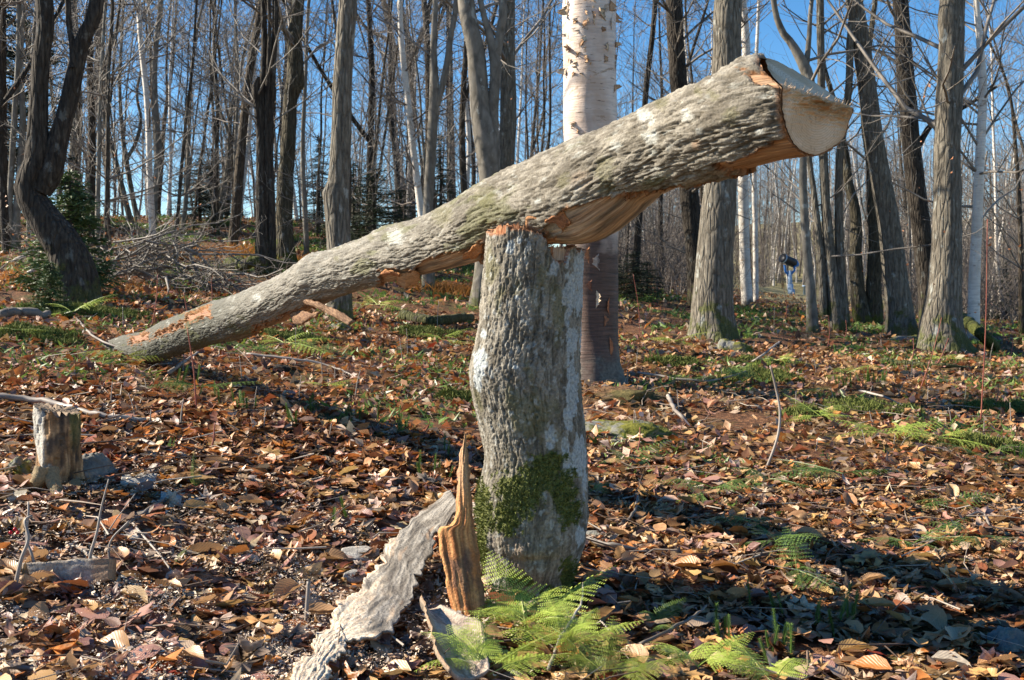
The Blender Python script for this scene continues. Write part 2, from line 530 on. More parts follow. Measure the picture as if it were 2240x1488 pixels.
def rock_mat():
    m = NT('rock')
    v = m.coord('Object')
    n = m.noise(v, 9, 6, 0.65); n2 = m.noise(v, 60, 4)
    c = m.ramp(n, [(0.3, (0.10, 0.10, 0.095)), (0.6, (0.24, 0.235, 0.22)), (0.8, (0.38, 0.38, 0.36))])
    up = m.n('ShaderNodeNewGeometry')
    z = m.sep(up.outputs['Normal'])[2]
    f = m.math('MULTIPLY', m.ramp(m.noise(v, 5, 5, 0.6), [(0.42, 0.0), (0.52, 1.0)]), m.ramp(z, [(0.0, 0.5), (0.6, 1.0)]))
    s = m.attr()
    c = m.mix(m.math('MULTIPLY', f, m.sep(s)[0]), c, m.ramp(n2, [(0.3, (0.05, 0.055, 0.008)), (0.7, (0.20, 0.19, 0.03))]))
    return m.done(c, 0.9, m.bump(m.math('ADD', n, m.math('MULTIPLY', n2, 0.4)), 0.9, 0.02), 0.2)
M['rock'] = rock_mat()
# ------------------------------------------------------------------ setting: ground sheet and distant ridge
def build_ground():
    ys = np.concatenate([np.linspace(-10, 1.6, 40, endpoint=False), 1.6 * (420 / 1.6) ** np.linspace(0, 1, 330)])
    ks = np.concatenate([np.linspace(-1.6, -0.62, 26, endpoint=False), np.linspace(-0.62, 0.62, 270), np.linspace(0.66, 1.6, 26)])
    wy = np.sqrt(ys ** 2 + 2.5 ** 2)
    X = ks[None] * wy[:, None]; Y = np.repeat(ys[:, None], len(ks), 1)
    Z = gz(X, Y)
    px = 1120 + F * X / np.maximum(Y, 1.0)
    grass = sstep(33, 37, Y) * sstep(1480, 1580, px)
    saw = sstep(1250, 900, px) * sstep(5.2, 3.6, Y) * sstep(-1.5, 1, Y)
    c = np.stack([grass, saw, 0 * X], -1).reshape(-1, 3)
    n, m = X.shape
    o = mk('forest_floor', np.stack([X, Y, Z], -1), gridq(n, m)[:, ::-1], mat=M['ground'], col=c, kind='structure')
    o['label'] = 'sloping forest floor under fallen leaves'
    return o
ground = build_ground()

# ------------------------------------------------------------------ fallen log
LOGC = [  # picture x, y of the axis, width across, distance
 (236, 770, 44, 8.15), (262, 766, 56, 7.9), (294, 761, 66, 7.65), (330, 758, 74, 7.4), (387, 735, 86, 6.98), (450, 713, 90, 6.55), (510, 697, 98, 6.16), (575, 672, 103, 5.82), (640, 644, 103, 5.52), (700, 611, 108, 5.27),
 (780, 583, 112, 4.96), (850, 562, 124, 4.71), (930, 541, 134, 4.46), (1000, 518, 146, 4.27), (1100, 473, 172, 3.99), (1200, 437, 196, 3.78),
 (1285, 411, 222, 3.62), (1350, 381, 212, 3.50), (1400, 350, 200, 3.41), (1500, 306, 213, 3.22), (1600, 272, 228, 3.05),
 (1700, 242, 244, 2.93), (1790, 226, 250, 2.85)]
def build_log():
    a = np.array(LOGC, float)
    c3 = P(a[:, 0], a[:, 1], a[:, 3])
    cp = np.concatenate([c3, (a[:, 2] / 2 * a[:, 3] / F)[:, None], a[:, :1]], 1)
    NS, NM = 560, 300
    sp = spline(cp, NS)
    pts, R0, PX = sp[:, :3], sp[:, 3], sp[:, 4]
    R0 = np.convolve(np.pad(R0, 8, mode='edge'), np.ones(17) / 17, 'valid')
    t, n, s = frames(pts)
    L = np.concatenate([[0], np.cumsum(np.linalg.norm(np.diff(pts, axis=0), axis=1))])
    ph = np.linspace(0, 2 * math.pi, NM, endpoint=False)
    deg = np.degrees(ph)
    A = np.repeat(L[:, None], NM, 1); PH = np.repeat(ph[None], NS, 0); DG = np.repeat(deg[None], NS, 0)
    PXg = np.repeat(PX[:, None], NM, 1); R = np.repeat(R0[:, None], NM, 1)
    cx, cy = np.cos(PH) * 0.15, np.sin(PH) * 0.15
    low = fbm(np.stack([A * 1.6, cx * 7, cy * 7], -1), 3)
    R = R * (1 + 0.055 * low)
    # knuckles and swellings
    def lump(px, d, wpx, wd, amp):
        dd = (DG - d + 180) % 360 - 180
        return amp * np.exp(-((PXg - px) / wpx) ** 2 - (dd / wd) ** 2)
    R = R + lump(708, 60, 16, 60, 0.016) + lump(862, 15, 26, 28, 0.014) + lump(1290, 175, 75, 45, 0.03) + lump(905, 20, 20, 25, 0.006)
    PXa = PXg
    prj = proj(pts[:, None] + R[..., None] * (np.cos(PH)[..., None] * n[:, None] + np.sin(PH)[..., None] * s[:, None]))
    PXg, PYs = prj
    PYm = PYs.copy(); PYm[:, NM // 4:] = np.maximum.accumulate(PYs[:, NM // 4:], axis=1)
    PYm[:, :NM // 12] = 0
    # two saw cuts at the thick end: lower face square, upper face sloping back, ridge between
    p = np.sin(PH[-1]) * R[-1]; q = np.cos(PH[-1]) * R[-1]
    def cutoff(p, q):
        lowf = -0.10 * (0.03 - q) * (q < 0.03) - 0.03 * p / 0.15
        upf = -(q - (0.012 + 0.12 * p)) * 1.05 - 0.03 * p / 0.15
        m_ = np.minimum(lowf, upf)
        return m_ + 0.008 * np.exp(-((q - 0.01 - 0.12 * p) / 0.02) ** 2) * sstep(0.12, -0.14, p)
    aoff = cutoff(p, q)
    # missing bark
    jag = fbm(np.stack([A * 14, cx * 60, cy * 60], -1), 4) * 9
    def seg(x0, x1, soft=9): return np.minimum((PXg - x0), (x1 - PXg)) * 9 / soft
    def bel(knots):
        ks = np.array(knots, float); return (PYm - np.interp(PXg, ks[:, 0], ks[:, 1])) * 0.9
    def abv(knots):
        ks = np.array(knots, float); return (np.interp(PXg, ks[:, 0], ks[:, 1]) - PYm) * 0.9
    DGb = DG; bk_ = 240 - DG; fr_ = (DG - 20)
    F1 = np.minimum.reduce([seg(1192, 1580, 12), bel([(1192, 500), (1215, 478), (1240, 455), (1290, 446), (1350, 436), (1400, 428), (1450, 417), (1520, 409), (1570, 402), (1600, 420)]), bk_])
    F2 = np.minimum.reduce([seg(1568, 1900, 10), bel([(1560, 362), (1643, 341), (1679, 328), (1712, 315), (1760, 300), (1850, 280)]), np.where(PXg < 1700, abv([(1560, 368), (1600, 378), (1650, 383), (1700, 420)]), 9), bk_])
    F3 = np.minimum.reduce([seg(832, 1056, 10), bel([(832, 598), (868, 590), (900, 594), (925, 574), (960, 562), (1010, 552), (1034, 532), (1056, 530)]), bk_])
    F4 = np.minimum.reduce([seg(404, 456, 10), bel([(400, 690), (456, 664)]), abv([(400, 704), (456, 692)])])
    F5 = np.minimum.reduce([seg(560, 700, 20), bel([(560, 716), (640, 684), (700, 660)]), bk_])
    F6 = np.minimum.reduce([seg(1694, 1735, 6), bel([(1690, 132), (1740, 150)]), abv([(1690, 168), (1735, 190)])])
    F7 = np.minimum.reduce([seg(340, 398, 14), bel([(340, 728), (398, 704)]), abv([(340, 738), (398, 716)])])
    F8 = np.minimum.reduce([seg(284, 322, 9), bel([(284, 728), (322, 726)]), abv([(284, 752), (322, 744)])])
    fld = np.maximum.reduce([F1, F2, F3, F4, F5, F6, F7, F8]) + jag
    miss = sstep(-0.5, 1.5, fld)
    # furrowed bark
    wv = np.stack([A * 3, cx * 9, cy * 9], -1)
    w1 = fbm(wv, 2) * 0.5
    q1 = np.stack([A * 13 + w1, cx * 36 + w1, cy * 36], -1)
    rid = 1 - np.abs(fbm(q1, 3)) * 2.4
    q2 = np.stack([A * 34, cx * 88, cy * 88], -1)
    rid2 = 1 - np.abs(fbm(q2, 3)) * 2.2
    fine = fbm(np.stack([A * 70, cx * 110, cy * 110], -1), 3)
    thick = np.interp(PXg, [280, 700, 1200, 1700], [0.5, 0.8, 1.0, 1.25])
    pl = np.tanh(2.2 * fbm(np.stack([A * 7, cx * 24 + w1, cy * 24], -1), 3))
    cr1 = np.exp(-(fbm(np.stack([A * 7 + w1, cx * 30 + w1, cy * 30], -1), 4) / 0.10) ** 2)
    cr2 = np.exp(-(fbm(np.stack([A * 15 + w1 + 7, cx * 52 + w1, cy * 52], -1), 3) / 0.09) ** 2)
    rid = rid - 1.2 * cr1
    disp = (0.0034 * pl - 0.0068 * cr1 - 0.0030 * cr2 + 0.0014 * np.clip(rid2, -1, 1) + 0.0024 * fine + 0.002) * thick - 0.005
    top = np.exp(-(np.minimum(DG, 360 - DG) / 35) ** 2)
    disp += top * 0.006 * np.clip(fbm(np.stack([A * 18, cx * 40, cy * 40], -1), 3), -0.2, 1)
    disp += 0.004 * np.exp(-np.clip(-fld, 0, 99) / 5)          # lifted edges of the torn bark
    Rb = R + disp
    Rw = R - 0.016 + 0.0022 * fbm(np.stack([A * 3, cx * 60, cy * 60], -1), 3) + 0.003 * fbm(np.stack([A * 5, cx * 18, cy * 18], -1), 2)
    def surf(Rr, back=0.0):
        ax = np.zeros((NS, NM))
        k = sstep(L[-1] - 0.45, L[-1], A) ** 1.0
        ax = k * (aoff[None] - back)
        base = pts[:, None] + Rr[..., None] * (np.cos(PH)[..., None] * n[:, None] + np.sin(PH)[..., None] * s[:, None])
        return base + ax[..., None] * t[:, None]
    edgejag = 0.003 + 0.007 * np.clip(fbm(np.stack([cx[-1] * 60, cy[-1] * 60, cx[-1] * 0 + 2], -1), 3), -0.3, 1)
    Rbark = np.where(miss > 0.5, R - 0.034, Rb)
    Rbark[-1] = R[-1] - 0.012
    vb = surf(Rbark, edgejag[None])
    # colour: what the bark is made of
    n1 = fbm(np.stack([A * 9, cx * 24, cy * 24], -1), 4); n2 = fbm(np.stack([A * 2.2 + 9, cx * 7, cy * 7], -1), 3)
    cb = mix((0.15, 0.13, 0.10), (0.30, 0.27, 0.22), sstep(-0.45, 0.5, n1 + 0.5 * fine))
    cb = mix(cb, (0.085, 0.072, 0.055), cr1 * 0.75)
    cb = mix(cb, (0.40, 0.37, 0.31), sstep(0.3, 0.9, pl) * sstep(0.1, 0.5, fine) * 0.5)
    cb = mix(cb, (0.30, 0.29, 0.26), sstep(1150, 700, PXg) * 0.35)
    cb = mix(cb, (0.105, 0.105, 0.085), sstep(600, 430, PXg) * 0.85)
    mossy = sstep(0.30, 0.55, n2 + 0.35 * n1) 
    cb = mix(cb, (0.11, 0.115, 0.035), mossy * 0.55)
    lich = sstep(0.48, 0.56, fbm(np.stack([A * 13 + 31, cx * 30, cy * 30], -1), 3))
    cb = mix(cb, (0.42, 0.42, 0.38), lich * 0.5)
    def spot(px, py_, r, c, k=0.9):
        nonlocal cb
        rr = np.sqrt((PXg - px) ** 2 + (PYs - py_) ** 2) / r + 0.5 * fbm(np.stack([A * 40, cx * 90, cy * 90], -1), 3) + 9 * (DG > 200)
        cb = mix(cb, c, sstep(1.15, 0.6, rr) * k * 0.55)
    for x, y, r in [(1406, 250, 16), (1418, 300, 19), (1422, 266, 9), (1504, 250, 17), (1425, 335, 10), (1690, 290, 10), (1540, 285, 9), (864, 518, 20), (1175, 440, 8), (1648, 355, 10), (560, 650, 9), (1345, 320, 12)]:
        spot(x, y, r, (0.60, 0.62, 0.58))
    for x, y, r in [(1445, 224, 18), (1320, 370, 28), (1325, 410, 22), (1230, 395, 17), (1060, 430, 30), (965, 470, 26), (1620, 250, 22), (1580, 200, 16), (810, 518, 9), (875, 492, 9), (1550, 190, 14), (1060, 500, 20), (735, 565, 7)]:
        spot(x, y, r, (0.13, 0.125, 0.04), 0.7)
    spot(1530, 316, 12, (0.42, 0.26, 0.16), 0.8); spot(1270, 395, 22, (0.44, 0.33, 0.24), 0.5)
    near_edge = sstep(-4.5, -0.5, fld)
    cb = mix(cb, (0.36, 0.16, 0.06), near_edge * 0.75)
    cb = mix(cb, (0.30, 0.12, 0.045), miss)
    endm = sstep(0.012, 0.0, L[-1] - A)
    cb = mix(cb, (0.34, 0.17, 0.08), endm)
    root = thing('fallen_log', tuple(pts[300]), 'thick grey log propped on the upright stump, its raised end sawn to a wedge', 'log')
    off = np.array(root.location)
    uv = np.stack([A / 1.0, PH / (2 * math.pi)], -1).reshape(-1, 2)
    Q = gridq(NS, NM, True)
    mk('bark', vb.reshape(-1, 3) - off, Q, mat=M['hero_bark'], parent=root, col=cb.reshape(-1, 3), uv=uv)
    # bare wood under the bark
    vw = surf(Rw, 0.0)
    st = fbm(np.stack([A * 2.2, cx * 70, cy * 70], -1), 4)
    st2 = fbm(np.stack([A * 3.5 + 5, cx * 22, cy * 22], -1), 3)
    cw = mix((0.42, 0.27, 0.165), (0.56, 0.43, 0.31), sstep(-0.4, 0.5, st))
    cw = mix(cw, (0.17, 0.135, 0.105), sstep(-0.05, 0.5, st2) * sstep(1700, 1480, PXg) * 0.9)
    cw = mix(cw, (0.40, 0.20, 0.08), sstep(1500, 1640, PXg) * 0.55)
    cw = mix(cw, (0.12, 0.07, 0.04), sstep(0.35, 0.7, st - 0.3 * st2) * 0.6)
    cw = mix(cw, (0.36, 0.16, 0.06), sstep(7, 0, fld) * 0.6)
    cw = mix(cw, (0.33, 0.15, 0.075), sstep(560, 500, PXg) * 0.9)
    cw = cw * (0.72 + 0.5 * sstep(-0.5, 0.5, fbm(np.stack([A * 4, cx * 160, cy * 160], -1), 3)))[..., None]
    k2 = 2
    sub = np.arange(0, NS, k2); sub[-1] = NS - 1
    mk('bare_wood', vw[sub].reshape(-1, 3) - off, gridq(len(sub), NM, True), mat=M['hero_wood'], parent=root, col=cw[sub].reshape(-1, 3), uv=uv.reshape(NS, NM, 2)[sub].reshape(-1, 2))
    # sawn end: a polar cap following the same two cuts
    K = 60
    fr = np.linspace(1, 0, K)[:, None]
    rr = Rw[-1][None] * fr
    pp = np.sin(ph)[None] * rr; qq = np.cos(ph)[None] * rr
    hg = np.exp(-((qq - 0.002 - 0.12 * pp) / np.where(qq - 0.12 * pp < 0.002, 0.034, 0.016)) ** 2)
    tear = fbm(np.stack([pp * 25, qq * 220, 0 * pp], -1), 4)
    ax = cutoff(pp, qq) + hg * (0.016 * tear + 0.016 * np.abs(noise(np.stack([pp * 60, qq * 60, 0 * pp + 4], -1)))) * sstep(1.0, 0.94, fr) + 0.0012 * tear
    v = pts[-1] + pp[..., None] * s[-1] + qq[..., None] * n[-1] + ax[..., None] * t[-1]
    cc = mix((0.66, 0.46, 0.28), (0.78, 0.60, 0.42), sstep(-0.3, 0.4, noise(np.stack([pp * 12, qq * 12, 0 * pp], -1))))
    cc = mix(cc, (0.36, 0.20, 0.085), hg * sstep(0.07, 0.0, pp) * sstep(-0.5, 0.2, tear) * 0.95)
    cc = mix(cc, (0.60, 0.27, 0.12), hg * sstep(0.10, 0.14, pp) * 0.7)
    cc = mix(cc, (0.40, 0.20, 0.09), sstep(0.985, 1.0, fr + 0 * pp) * 0.8)
    cc = mix(cc, (0.55, 0.36, 0.20), sstep(0.90, 0.96, fr + 0.03 * tear) * 0.5)
    uvc = np.stack([pp / 0.3, qq / 0.3], -1).reshape(-1, 2)
    mk('sawn_end', v.reshape(-1, 3) - off, gridq(K, NM, True)[:, ::-1], mat=M['cut'], parent=root, col=cc.reshape(-1, 3), uv=uvc)
    # splinters standing from the ridge between the two cuts
    b = Bag()
    r2 = np.random.default_rng(3)
    for k in range(60):
        pk = r2.uniform(-0.13, 0.13); qk = 0.012 + 0.12 * pk + r2.normal() * 0.006
        a0 = float(cutoff(np.array(pk), np.array(qk)))
        b0 = pts[-1] + pk * s[-1] + qk * n[-1] + (a0 - 0.004) * t[-1]
        d = t[-1] * 0.5 + n[-1] * r2.uniform(0.2, 0.9) + s[-1] * r2.uniform(-0.8, 0.5)
        ln = r2.uniform(0.008, 0.026)
        tube(b, [b0, b0 + d * ln * 0.6, b0 + d * ln + n[-1] * 0.003], [0.0016, 0.0011, 0.0003], 3, (0.60, 0.44, 0.30))
    o = b.make('splinters', M['chip'], root); o.data.transform(__import__('mathutils').Matrix.Translation(-Vector(off)))
    # small end in the leaves
    b = Bag(); cpt = pts[0] - 0.05 * t[0]
    b.add(np.concatenate([vw[0], [cpt]]), None, [[NM, (j + 1) % NM, j] for j in range(NM)], (0.3, 0.26, 0.2))
    o = b.make('broken_end', M['chip'], root); o.data.transform(__import__('mathutils').Matrix.Translation(-Vector(off)))
    return root, pts, PX, R0, n, s, t
log_root, LPTS, LPX, LR, LN, LS, LT = build_log()

def log_pt(px, py, out=0.0):
    """front surface point of the log seen at a photo pixel, pushed outwards"""
    a = np.radians(np.arange(20, 190, 3.0))
    dirs = np.cos(a)[None, :, None] * LN[:, None] + np.sin(a)[None, :, None] * LS[:, None]
    p = LPTS[:, None] + LR[:, None, None] * dirs
    x, y = proj(p); k = np.argmin((x - px) ** 2 + (y - py) ** 2); i, j = np.unravel_index(k, x.shape)
    q = LPTS[i] + (LR[i] + out) * dirs[i, j]
    r = ray(px, py); r = r / r[1]
    return EYE + r * (q[1])

def slab(rows, thick, bulge=0.0, nu=14, ncol=None, lin=False, amp=0.004, freq=30, seed=0, wood=None, jag=0.0, stretch=4.0):
    """rows: list of (left xyz, right xyz); a thick curved sheet with rough faces. returns Bag"""
    Lp = spline([r[0] for r in rows], ncol or 60); Rp = spline([r[1] for r in rows], ncol or 60)
    if lin:
        tt = np.linspace(0, len(rows) - 1, len(Lp)); kk = np.arange(len(rows))
        Lp = np.stack([np.interp(tt, kk, np.array([r[0][i] for r in rows])) for i in range(3)], -1); Rp = np.stack([np.interp(tt, kk, np.array([r[1][i] for r in rows])) for i in range(3)], -1)
    nr = len(Lp)
    u = np.linspace(0, 1, nu)[None, :, None]
    g = Lp[:, None] * (1 - u) + Rp[:, None] * u
    al = np.gradient((Lp + Rp) / 2, axis=0); al /= np.linalg.norm(al, axis=1)[:, None] + 1e-9
    ac = Rp - Lp; ac /= np.linalg.norm(ac, axis=1)[:, None] + 1e-9
    nn = np.cross(ac, al); nn /= np.linalg.norm(nn, axis=1)[:, None] + 1e-9
    toward = EYE - g.mean((0, 1))
    if (nn.mean(0) @ toward) < 0: nn = -nn
    Lc = np.linspace(0, 1, nr)[:, None] * np.linalg.norm(Lp[-1] - Lp[0]); Wc = (np.linspace(0, 1, nu)[None] * np.linalg.norm(Rp - Lp, axis=1).mean())
    q = np.stack([Lc * freq / stretch + 0 * Wc, Wc * freq + 0 * Lc, 0 * Lc + 0 * Wc + seed], -1)
    h = fbm(q, 4) * amp
    if jag:
        j = fbm(np.stack([Lc[:, 0] * 22, 0 * Lc[:, 0], 0 * Lc[:, 0] + seed], -1), 3) * jag
        e = (2 * np.linspace(0, 1, nu) - 1) ** 5
        g = g + (ac[:, None] * (e[None, :, None] * j[:, None, None]))
    bow = bulge * (1 - (2 * np.linspace(0, 1, nu) - 1) ** 2)[None]
    front = g + nn[:, None] * (bow + h)[..., None]
    back = g + nn[:, None] * (bow - thick)[..., None]
    return front, back, q, (Lc + 0 * Wc, Wc + 0 * Lc)

def slab_mesh(name, front, back, cf, cb_, mat, parent, off):
    nr, nu = front.shape[:2]
    b = Bag()
    uv = np.stack([np.repeat(np.linspace(0, 1, nr)[:, None], nu, 1), np.repeat(np.linspace(0, 0.25, nu)[None], nr, 0)], -1).reshape(-1, 2)
    v = np.concatenate([front.reshape(-1, 3), back.reshape(-1, 3)])
    c = np.concatenate([cf.reshape(-1, 3), np.broadcast_to(cb_, (nr * nu, 3))])
    N = nr * nu
    q = [gridq(nr, nu), gridq(nr, nu)[:, ::-1] + N]
    i = np.arange(nr - 1); a = i * nu; q.append(np.stack([a, a + nu, a + nu + N, a + N], -1))
    a = i * nu + nu - 1; q.append(np.stack([a, a + N, a + nu + N, a + nu], -1))
    j = np.arange(nu - 1); q.append(np.stack([j, j + N, j + 1 + N, j + 1], -1))
    j = (nr - 1) * nu + j; q.append(np.stack([j, j + 1, j + 1 + N, j + N], -1))
    return mk(name, v - off, np.concatenate(q), mat=mat, parent=parent, col=c, uv=np.concatenate([uv, uv]))

# bark flaps hanging from the log
def flap(name, rows, thick=0.010, c=(0.26, 0.23, 0.19), edge=(0.36, 0.17, 0.07), seed=1, amp=0.004):
    front, back, q, _ = slab(rows, thick, 0.003, 14, 30, amp=amp, freq=45, seed=seed, jag=0.02, lin=True)
    n_ = fbm(q * 2, 3)
    nr, nu = front.shape[:2]
    e = np.minimum(np.minimum(np.arange(nr)[:, None], nr - 1 - np.arange(nr)[:, None]) / 2.0, np.minimum(np.arange(nu)[None], nu - 1 - np.arange(nu)[None]) / 1.5)
    cf = mix(c, tuple(min(1, x * 1.5) for x in c), sstep(-0.4, 0.5, n_))
    cf = mix(cf, edge, sstep(1.0, 0.2, e))
    slab_mesh(name, front, back, cf, edge, M['hero_bark'], log_root, np.array(log_root.location))
def lrow(px, y0, y1, o0=0.0, o1=0.0): return (log_pt(px, y0, o0), log_pt(px, y1, o1))
flap('bark_flap', [lrow(1150, 478, 512, .0, .006), lrow(1195, 474, 530, .004, 0.012), lrow(1215, 470, 522, .006, .018), lrow(1233, 486, 508, .008, .02)], seed=2)
flap('bark_flap', [lrow(1193, 480, 488, .012, .014), lrow(1214, 466, 492, .014, .018), lrow(1232, 470, 500, .014, .018), lrow(1248, 484, 492, .010, .012)], 0.006, (0.22, 0.10, 0.05), (0.40, 0.18, 0.07), 3)
flap('bark_flap', [lrow(868, 600, 622, .002, .006), lrow(886, 598, 632, .004, .014), lrow(905, 594, 624, .004, .014), lrow(918, 602, 614, .0, .010)], 0.006, (0.38, 0.25, 0.15), (0.42, 0.20, 0.08), 4, 0.003)
flap('bark_flap', [lrow(834, 596, 602, .004, .006), lrow(854, 590, 602, .006, .008), lrow(874, 600, 606, .004, .006)], 0.005, (0.30, 0.13, 0.06), (0.42, 0.20, 0.08), 5)
flap('bark_flap', [lrow(1012, 560, 566, .0, .004), lrow(1034, 538, 568, .004, .010), lrow(1054, 534, 556, .002, .006)], 0.006, (0.34, 0.15, 0.06), (0.44, 0.20, 0.08), 6)
def lpt(px, py, d): return P(px, py, d)
# torn wood strip hanging below the log over the maple's foot
b = Bag()
fr = [((655, 650, 5.30), (660, 664, 5.30)), ((690, 660, 5.15), (692, 674, 5.15)), ((715, 670, 5.10), (712, 684, 5.10)), ((745, 682, 5.02), (738, 698, 5.02)), ((776, 702, 4.96), (762, 712, 4.96))]
front, back, q, _ = slab([(P(*a_), P(*b_)) for a_, b_ in fr], 0.012, 0.006, 8, 30, amp=0.004, freq=60, seed=8, jag=0.006)
slab_mesh('torn_strip', front, back, mix((0.16, 0.09, 0.055), (0.36, 0.22, 0.13), sstep(-0.3, 0.4, fbm(q * 3, 3))), (0.3, 0.15, 0.07), M['hero_bark'], log_root, np.array(log_root.location))
fr = [((636, 682, 5.45), (638, 700, 5.45)), ((655, 680, 5.35), (650, 712, 5.40)), ((680, 684, 5.25), (665, 705, 5.30)), ((700, 682, 5.2), (692, 690, 5.2))]
front, back, q, _ = slab([(P(*a_), P(*b_)) for a_, b_ in fr], 0.012, 0.006, 8, 24, amp=0.006, freq=60, seed=9, jag=0.008)
slab_mesh('torn_strip', front, back, mix((0.15, 0.08, 0.05), (0.34, 0.20, 0.11), sstep(-0.3, 0.4, fbm(q * 3, 3))), (0.3, 0.13, 0.06), M['hero_bark'], log_root, np.array(log_root.location))

# ------------------------------------------------------------------ upright stump
def build_stump():
    D = 3.80
    pro = np.array([  # picture row, left edge, right edge
     (490, 1068, 1276), (545, 1064, 1275), (620, 1056, 1273), (700, 1050, 1270), (760, 1040, 1268), (800, 1030, 1267), (835, 1031, 1268), (870, 1036, 1270), (930, 1050, 1276),
     (1000, 1064, 1281), (1050, 1052, 1283), (1130, 1042, 1286), (1180, 1048, 1281), (1230, 1056, 1266), (1265, 1064, 1250), (1300, 1068, 1250), (1350, 1060, 1270)], float)
    NR, NM = 380, 330
    py = np.linspace(486, 1350, NR)
    le = np.interp(py, pro[:, 0], pro[:, 1]); re = np.interp(py, pro[:, 0], pro[:, 2])
    ker = np.hanning(25)[1:-1]; ker /= ker.sum()
    le = np.convolve(np.pad(le, 11, mode='edge'), ker, 'valid'); re = np.convolve(np.pad(re, 11, mode='edge'), ker, 'valid')
    ph = np.linspace(-math.pi, math.pi, NM, endpoint=False)      # 0 faces the camera, + turns right
    cpx = (le + re) / 2; hw = (re - le) / 2
    PHg = np.repeat(ph[None], NR, 0); PYg = np.repeat(py[:, None], NM, 1)
    cen = P(cpx, py, D); R0 = hw / F * D * 1.0
    X0 = (P(np.full(NR, 1166.0), py, D))
    cen[:, 0] = cen[:, 0]
    PXg = cpx[:, None] + hw[:, None] * np.sin(PHg)
    cx, cy = np.sin(PHg) * 0.17, -np.cos(PHg) * 0.17
    Zg = np.repeat(cen[:, 2:3], NM, 1)
    R = R0[:, None] * (1 + 0.035 * fbm(np.stack([cx * 6, cy * 6, Zg * 1.5], -1), 3))
    # burl and the folds at the root collar
    R = R + 0.014 * np.exp(-((PXg - 1062) / 26) ** 2 - ((PYg - 815) / 38) ** 2) * (np.cos(PHg) > -0.3)
    R = R + 0.010 * np.exp(-((PXg - 1150) / 50) ** 2 - ((PYg - 1178) / 16) ** 2) - 0.008 * np.exp(-((PXg - 1165) / 46) ** 2 - ((PYg - 1200) / 9) ** 2) * (np.cos(PHg) > 0)
    R = R + 0.014 * np.exp(-((PYg - 1150) / 60) ** 2) * fbm(np.stack([cx * 14, cy * 14, Zg * 6], -1), 2)
    R = R * (1 + 0.06 * sstep(1230, 1345, PYg) * np.cos(5 * PHg + 1))
    wz = fbm(np.stack([cx * 9, cy * 9, Zg * 3], -1), 2) * 0.4
    rid = 1 - np.abs(fbm(np.stack([cx * 58 + wz, cy * 58 + wz, Zg * 9], -1), 3)) * 2.3
    rid2 = 1 - np.abs(fbm(np.stack([cx * 120 + wz, cy * 120, Zg * 26], -1), 3)) * 2.2
    fine = fbm(np.stack([cx * 150, cy * 150, Zg * 90], -1), 3)
    rough = sstep(1220, 1100, PYg) * 0.7 + 0.3
    cr1 = np.exp(-(fbm(np.stack([cx * 46 + wz, cy * 46 + wz, Zg * 5.5], -1), 4) / 0.11) ** 2)
    cr2 = np.exp(-(fbm(np.stack([cx * 90 + wz, cy * 90, Zg * 13 + 5], -1), 3) / 0.10) ** 2)
    rid = rid - 1.2 * cr1
    disp = (-0.0058 * cr1 - 0.0022 * cr2 + 0.0026 * np.clip(rid2, -1, 1) + 0.003) * rough + 0.0024 * fine
    TB = np.array([(1050, 507), (1066, 507), (1074, 515), (1104, 516), (1106, 498), (1112, 500), (1114, 506), (1146, 507), (1182, 518), (1194, 532), (1205, 563), (1213, 572), (1219, 577), (1226, 572), (1233, 579), (1242, 546), (1255, 540), (1261, 557), (1267, 545), (1285, 550)], float)
    TW = np.array([(1050, 520), (1066, 514), (1076, 500), (1084, 494), (1092, 497), (1100, 492), (1112, 496), (1122, 492), (1134, 497), (1146, 501), (1160, 513), (1190, 530), (1200, 541), (1213, 541), (1240, 545), (1285, 560)], float)
    front = np.cos(ph) > -0.05
    pxt = 1170 + 105 * np.sin(ph)
    jg = 5 * noise(np.stack([ph * 22, 0 * ph, 0 * ph + 1], -1)) - 3 * np.abs(noise(np.stack([ph * 60, 0 * ph, 0 * ph + 1], -1)))
    tb = np.where(front, np.interp(pxt, TB[:, 0], TB[:, 1]), 570) + jg
    tw = np.where(front, np.interp(pxt, TW[:, 0], TW[:, 1]), 560) + 4 - 13 * np.abs(noise(np.stack([ph * 26, 0 * ph, 0 * ph + 5], -1)))
    def clampz(top):
        # picture row of each vertex is limited by the torn top
        k = np.linspace(0, 1, NR)[:, None]
        r = np.maximum(PYg, top[None])
        return r
    def verts(Rr, top):
        r = clampz(top)
        c_ = np.stack([np.interp(r, py, cen[:, i]) for i in range(3)], -1)
        Rq = Rr
        v = c_ + Rq[..., None] * np.stack([np.sin(PHg), -np.cos(PHg), 0 * PHg], -1)
        return v, r
    Rb = R + disp
    above = PYg < tb[None] - 1
    vb, rb = verts(np.where(above, R - 0.03, Rb), tb)
    # colours
    n1 = fbm(np.stack([cx * 30, cy * 30, Zg * 9], -1), 4); n2 = fbm(np.stack([cx * 9, cy * 9, Zg * 4 + 3], -1), 4)
    c = mix((0.16, 0.14, 0.108), (0.31, 0.28, 0.228), sstep(-0.45, 0.5, n1 + 0.5 * fine))
    c = mix(c, (0.08, 0.068, 0.052), cr1 * 0.65)
    c = mix(c, (0.30, 0.22, 0.16), sstep(0.15, 0.6, n2) * sstep(1080, 1200, PYg) * 0.7)
    c = mix(c, (0.17, 0.16, 0.07), sstep(0.22, 0.55, n2) * sstep(760, 640, np.abs(PYg - 500) + 200) * 0.5)
    c = mix(c, (0.46, 0.47, 0.44), sstep(0.42, 0.55, fbm(np.stack([cx * 45, cy * 45, Zg * 30 + 7], -1), 3)) * 0.55)
    edgen = fbm(np.stack([cx * 55, cy * 55, Zg * 34], -1), 4) * 0.42
    frontg = np.cos(PHg) > -0.2
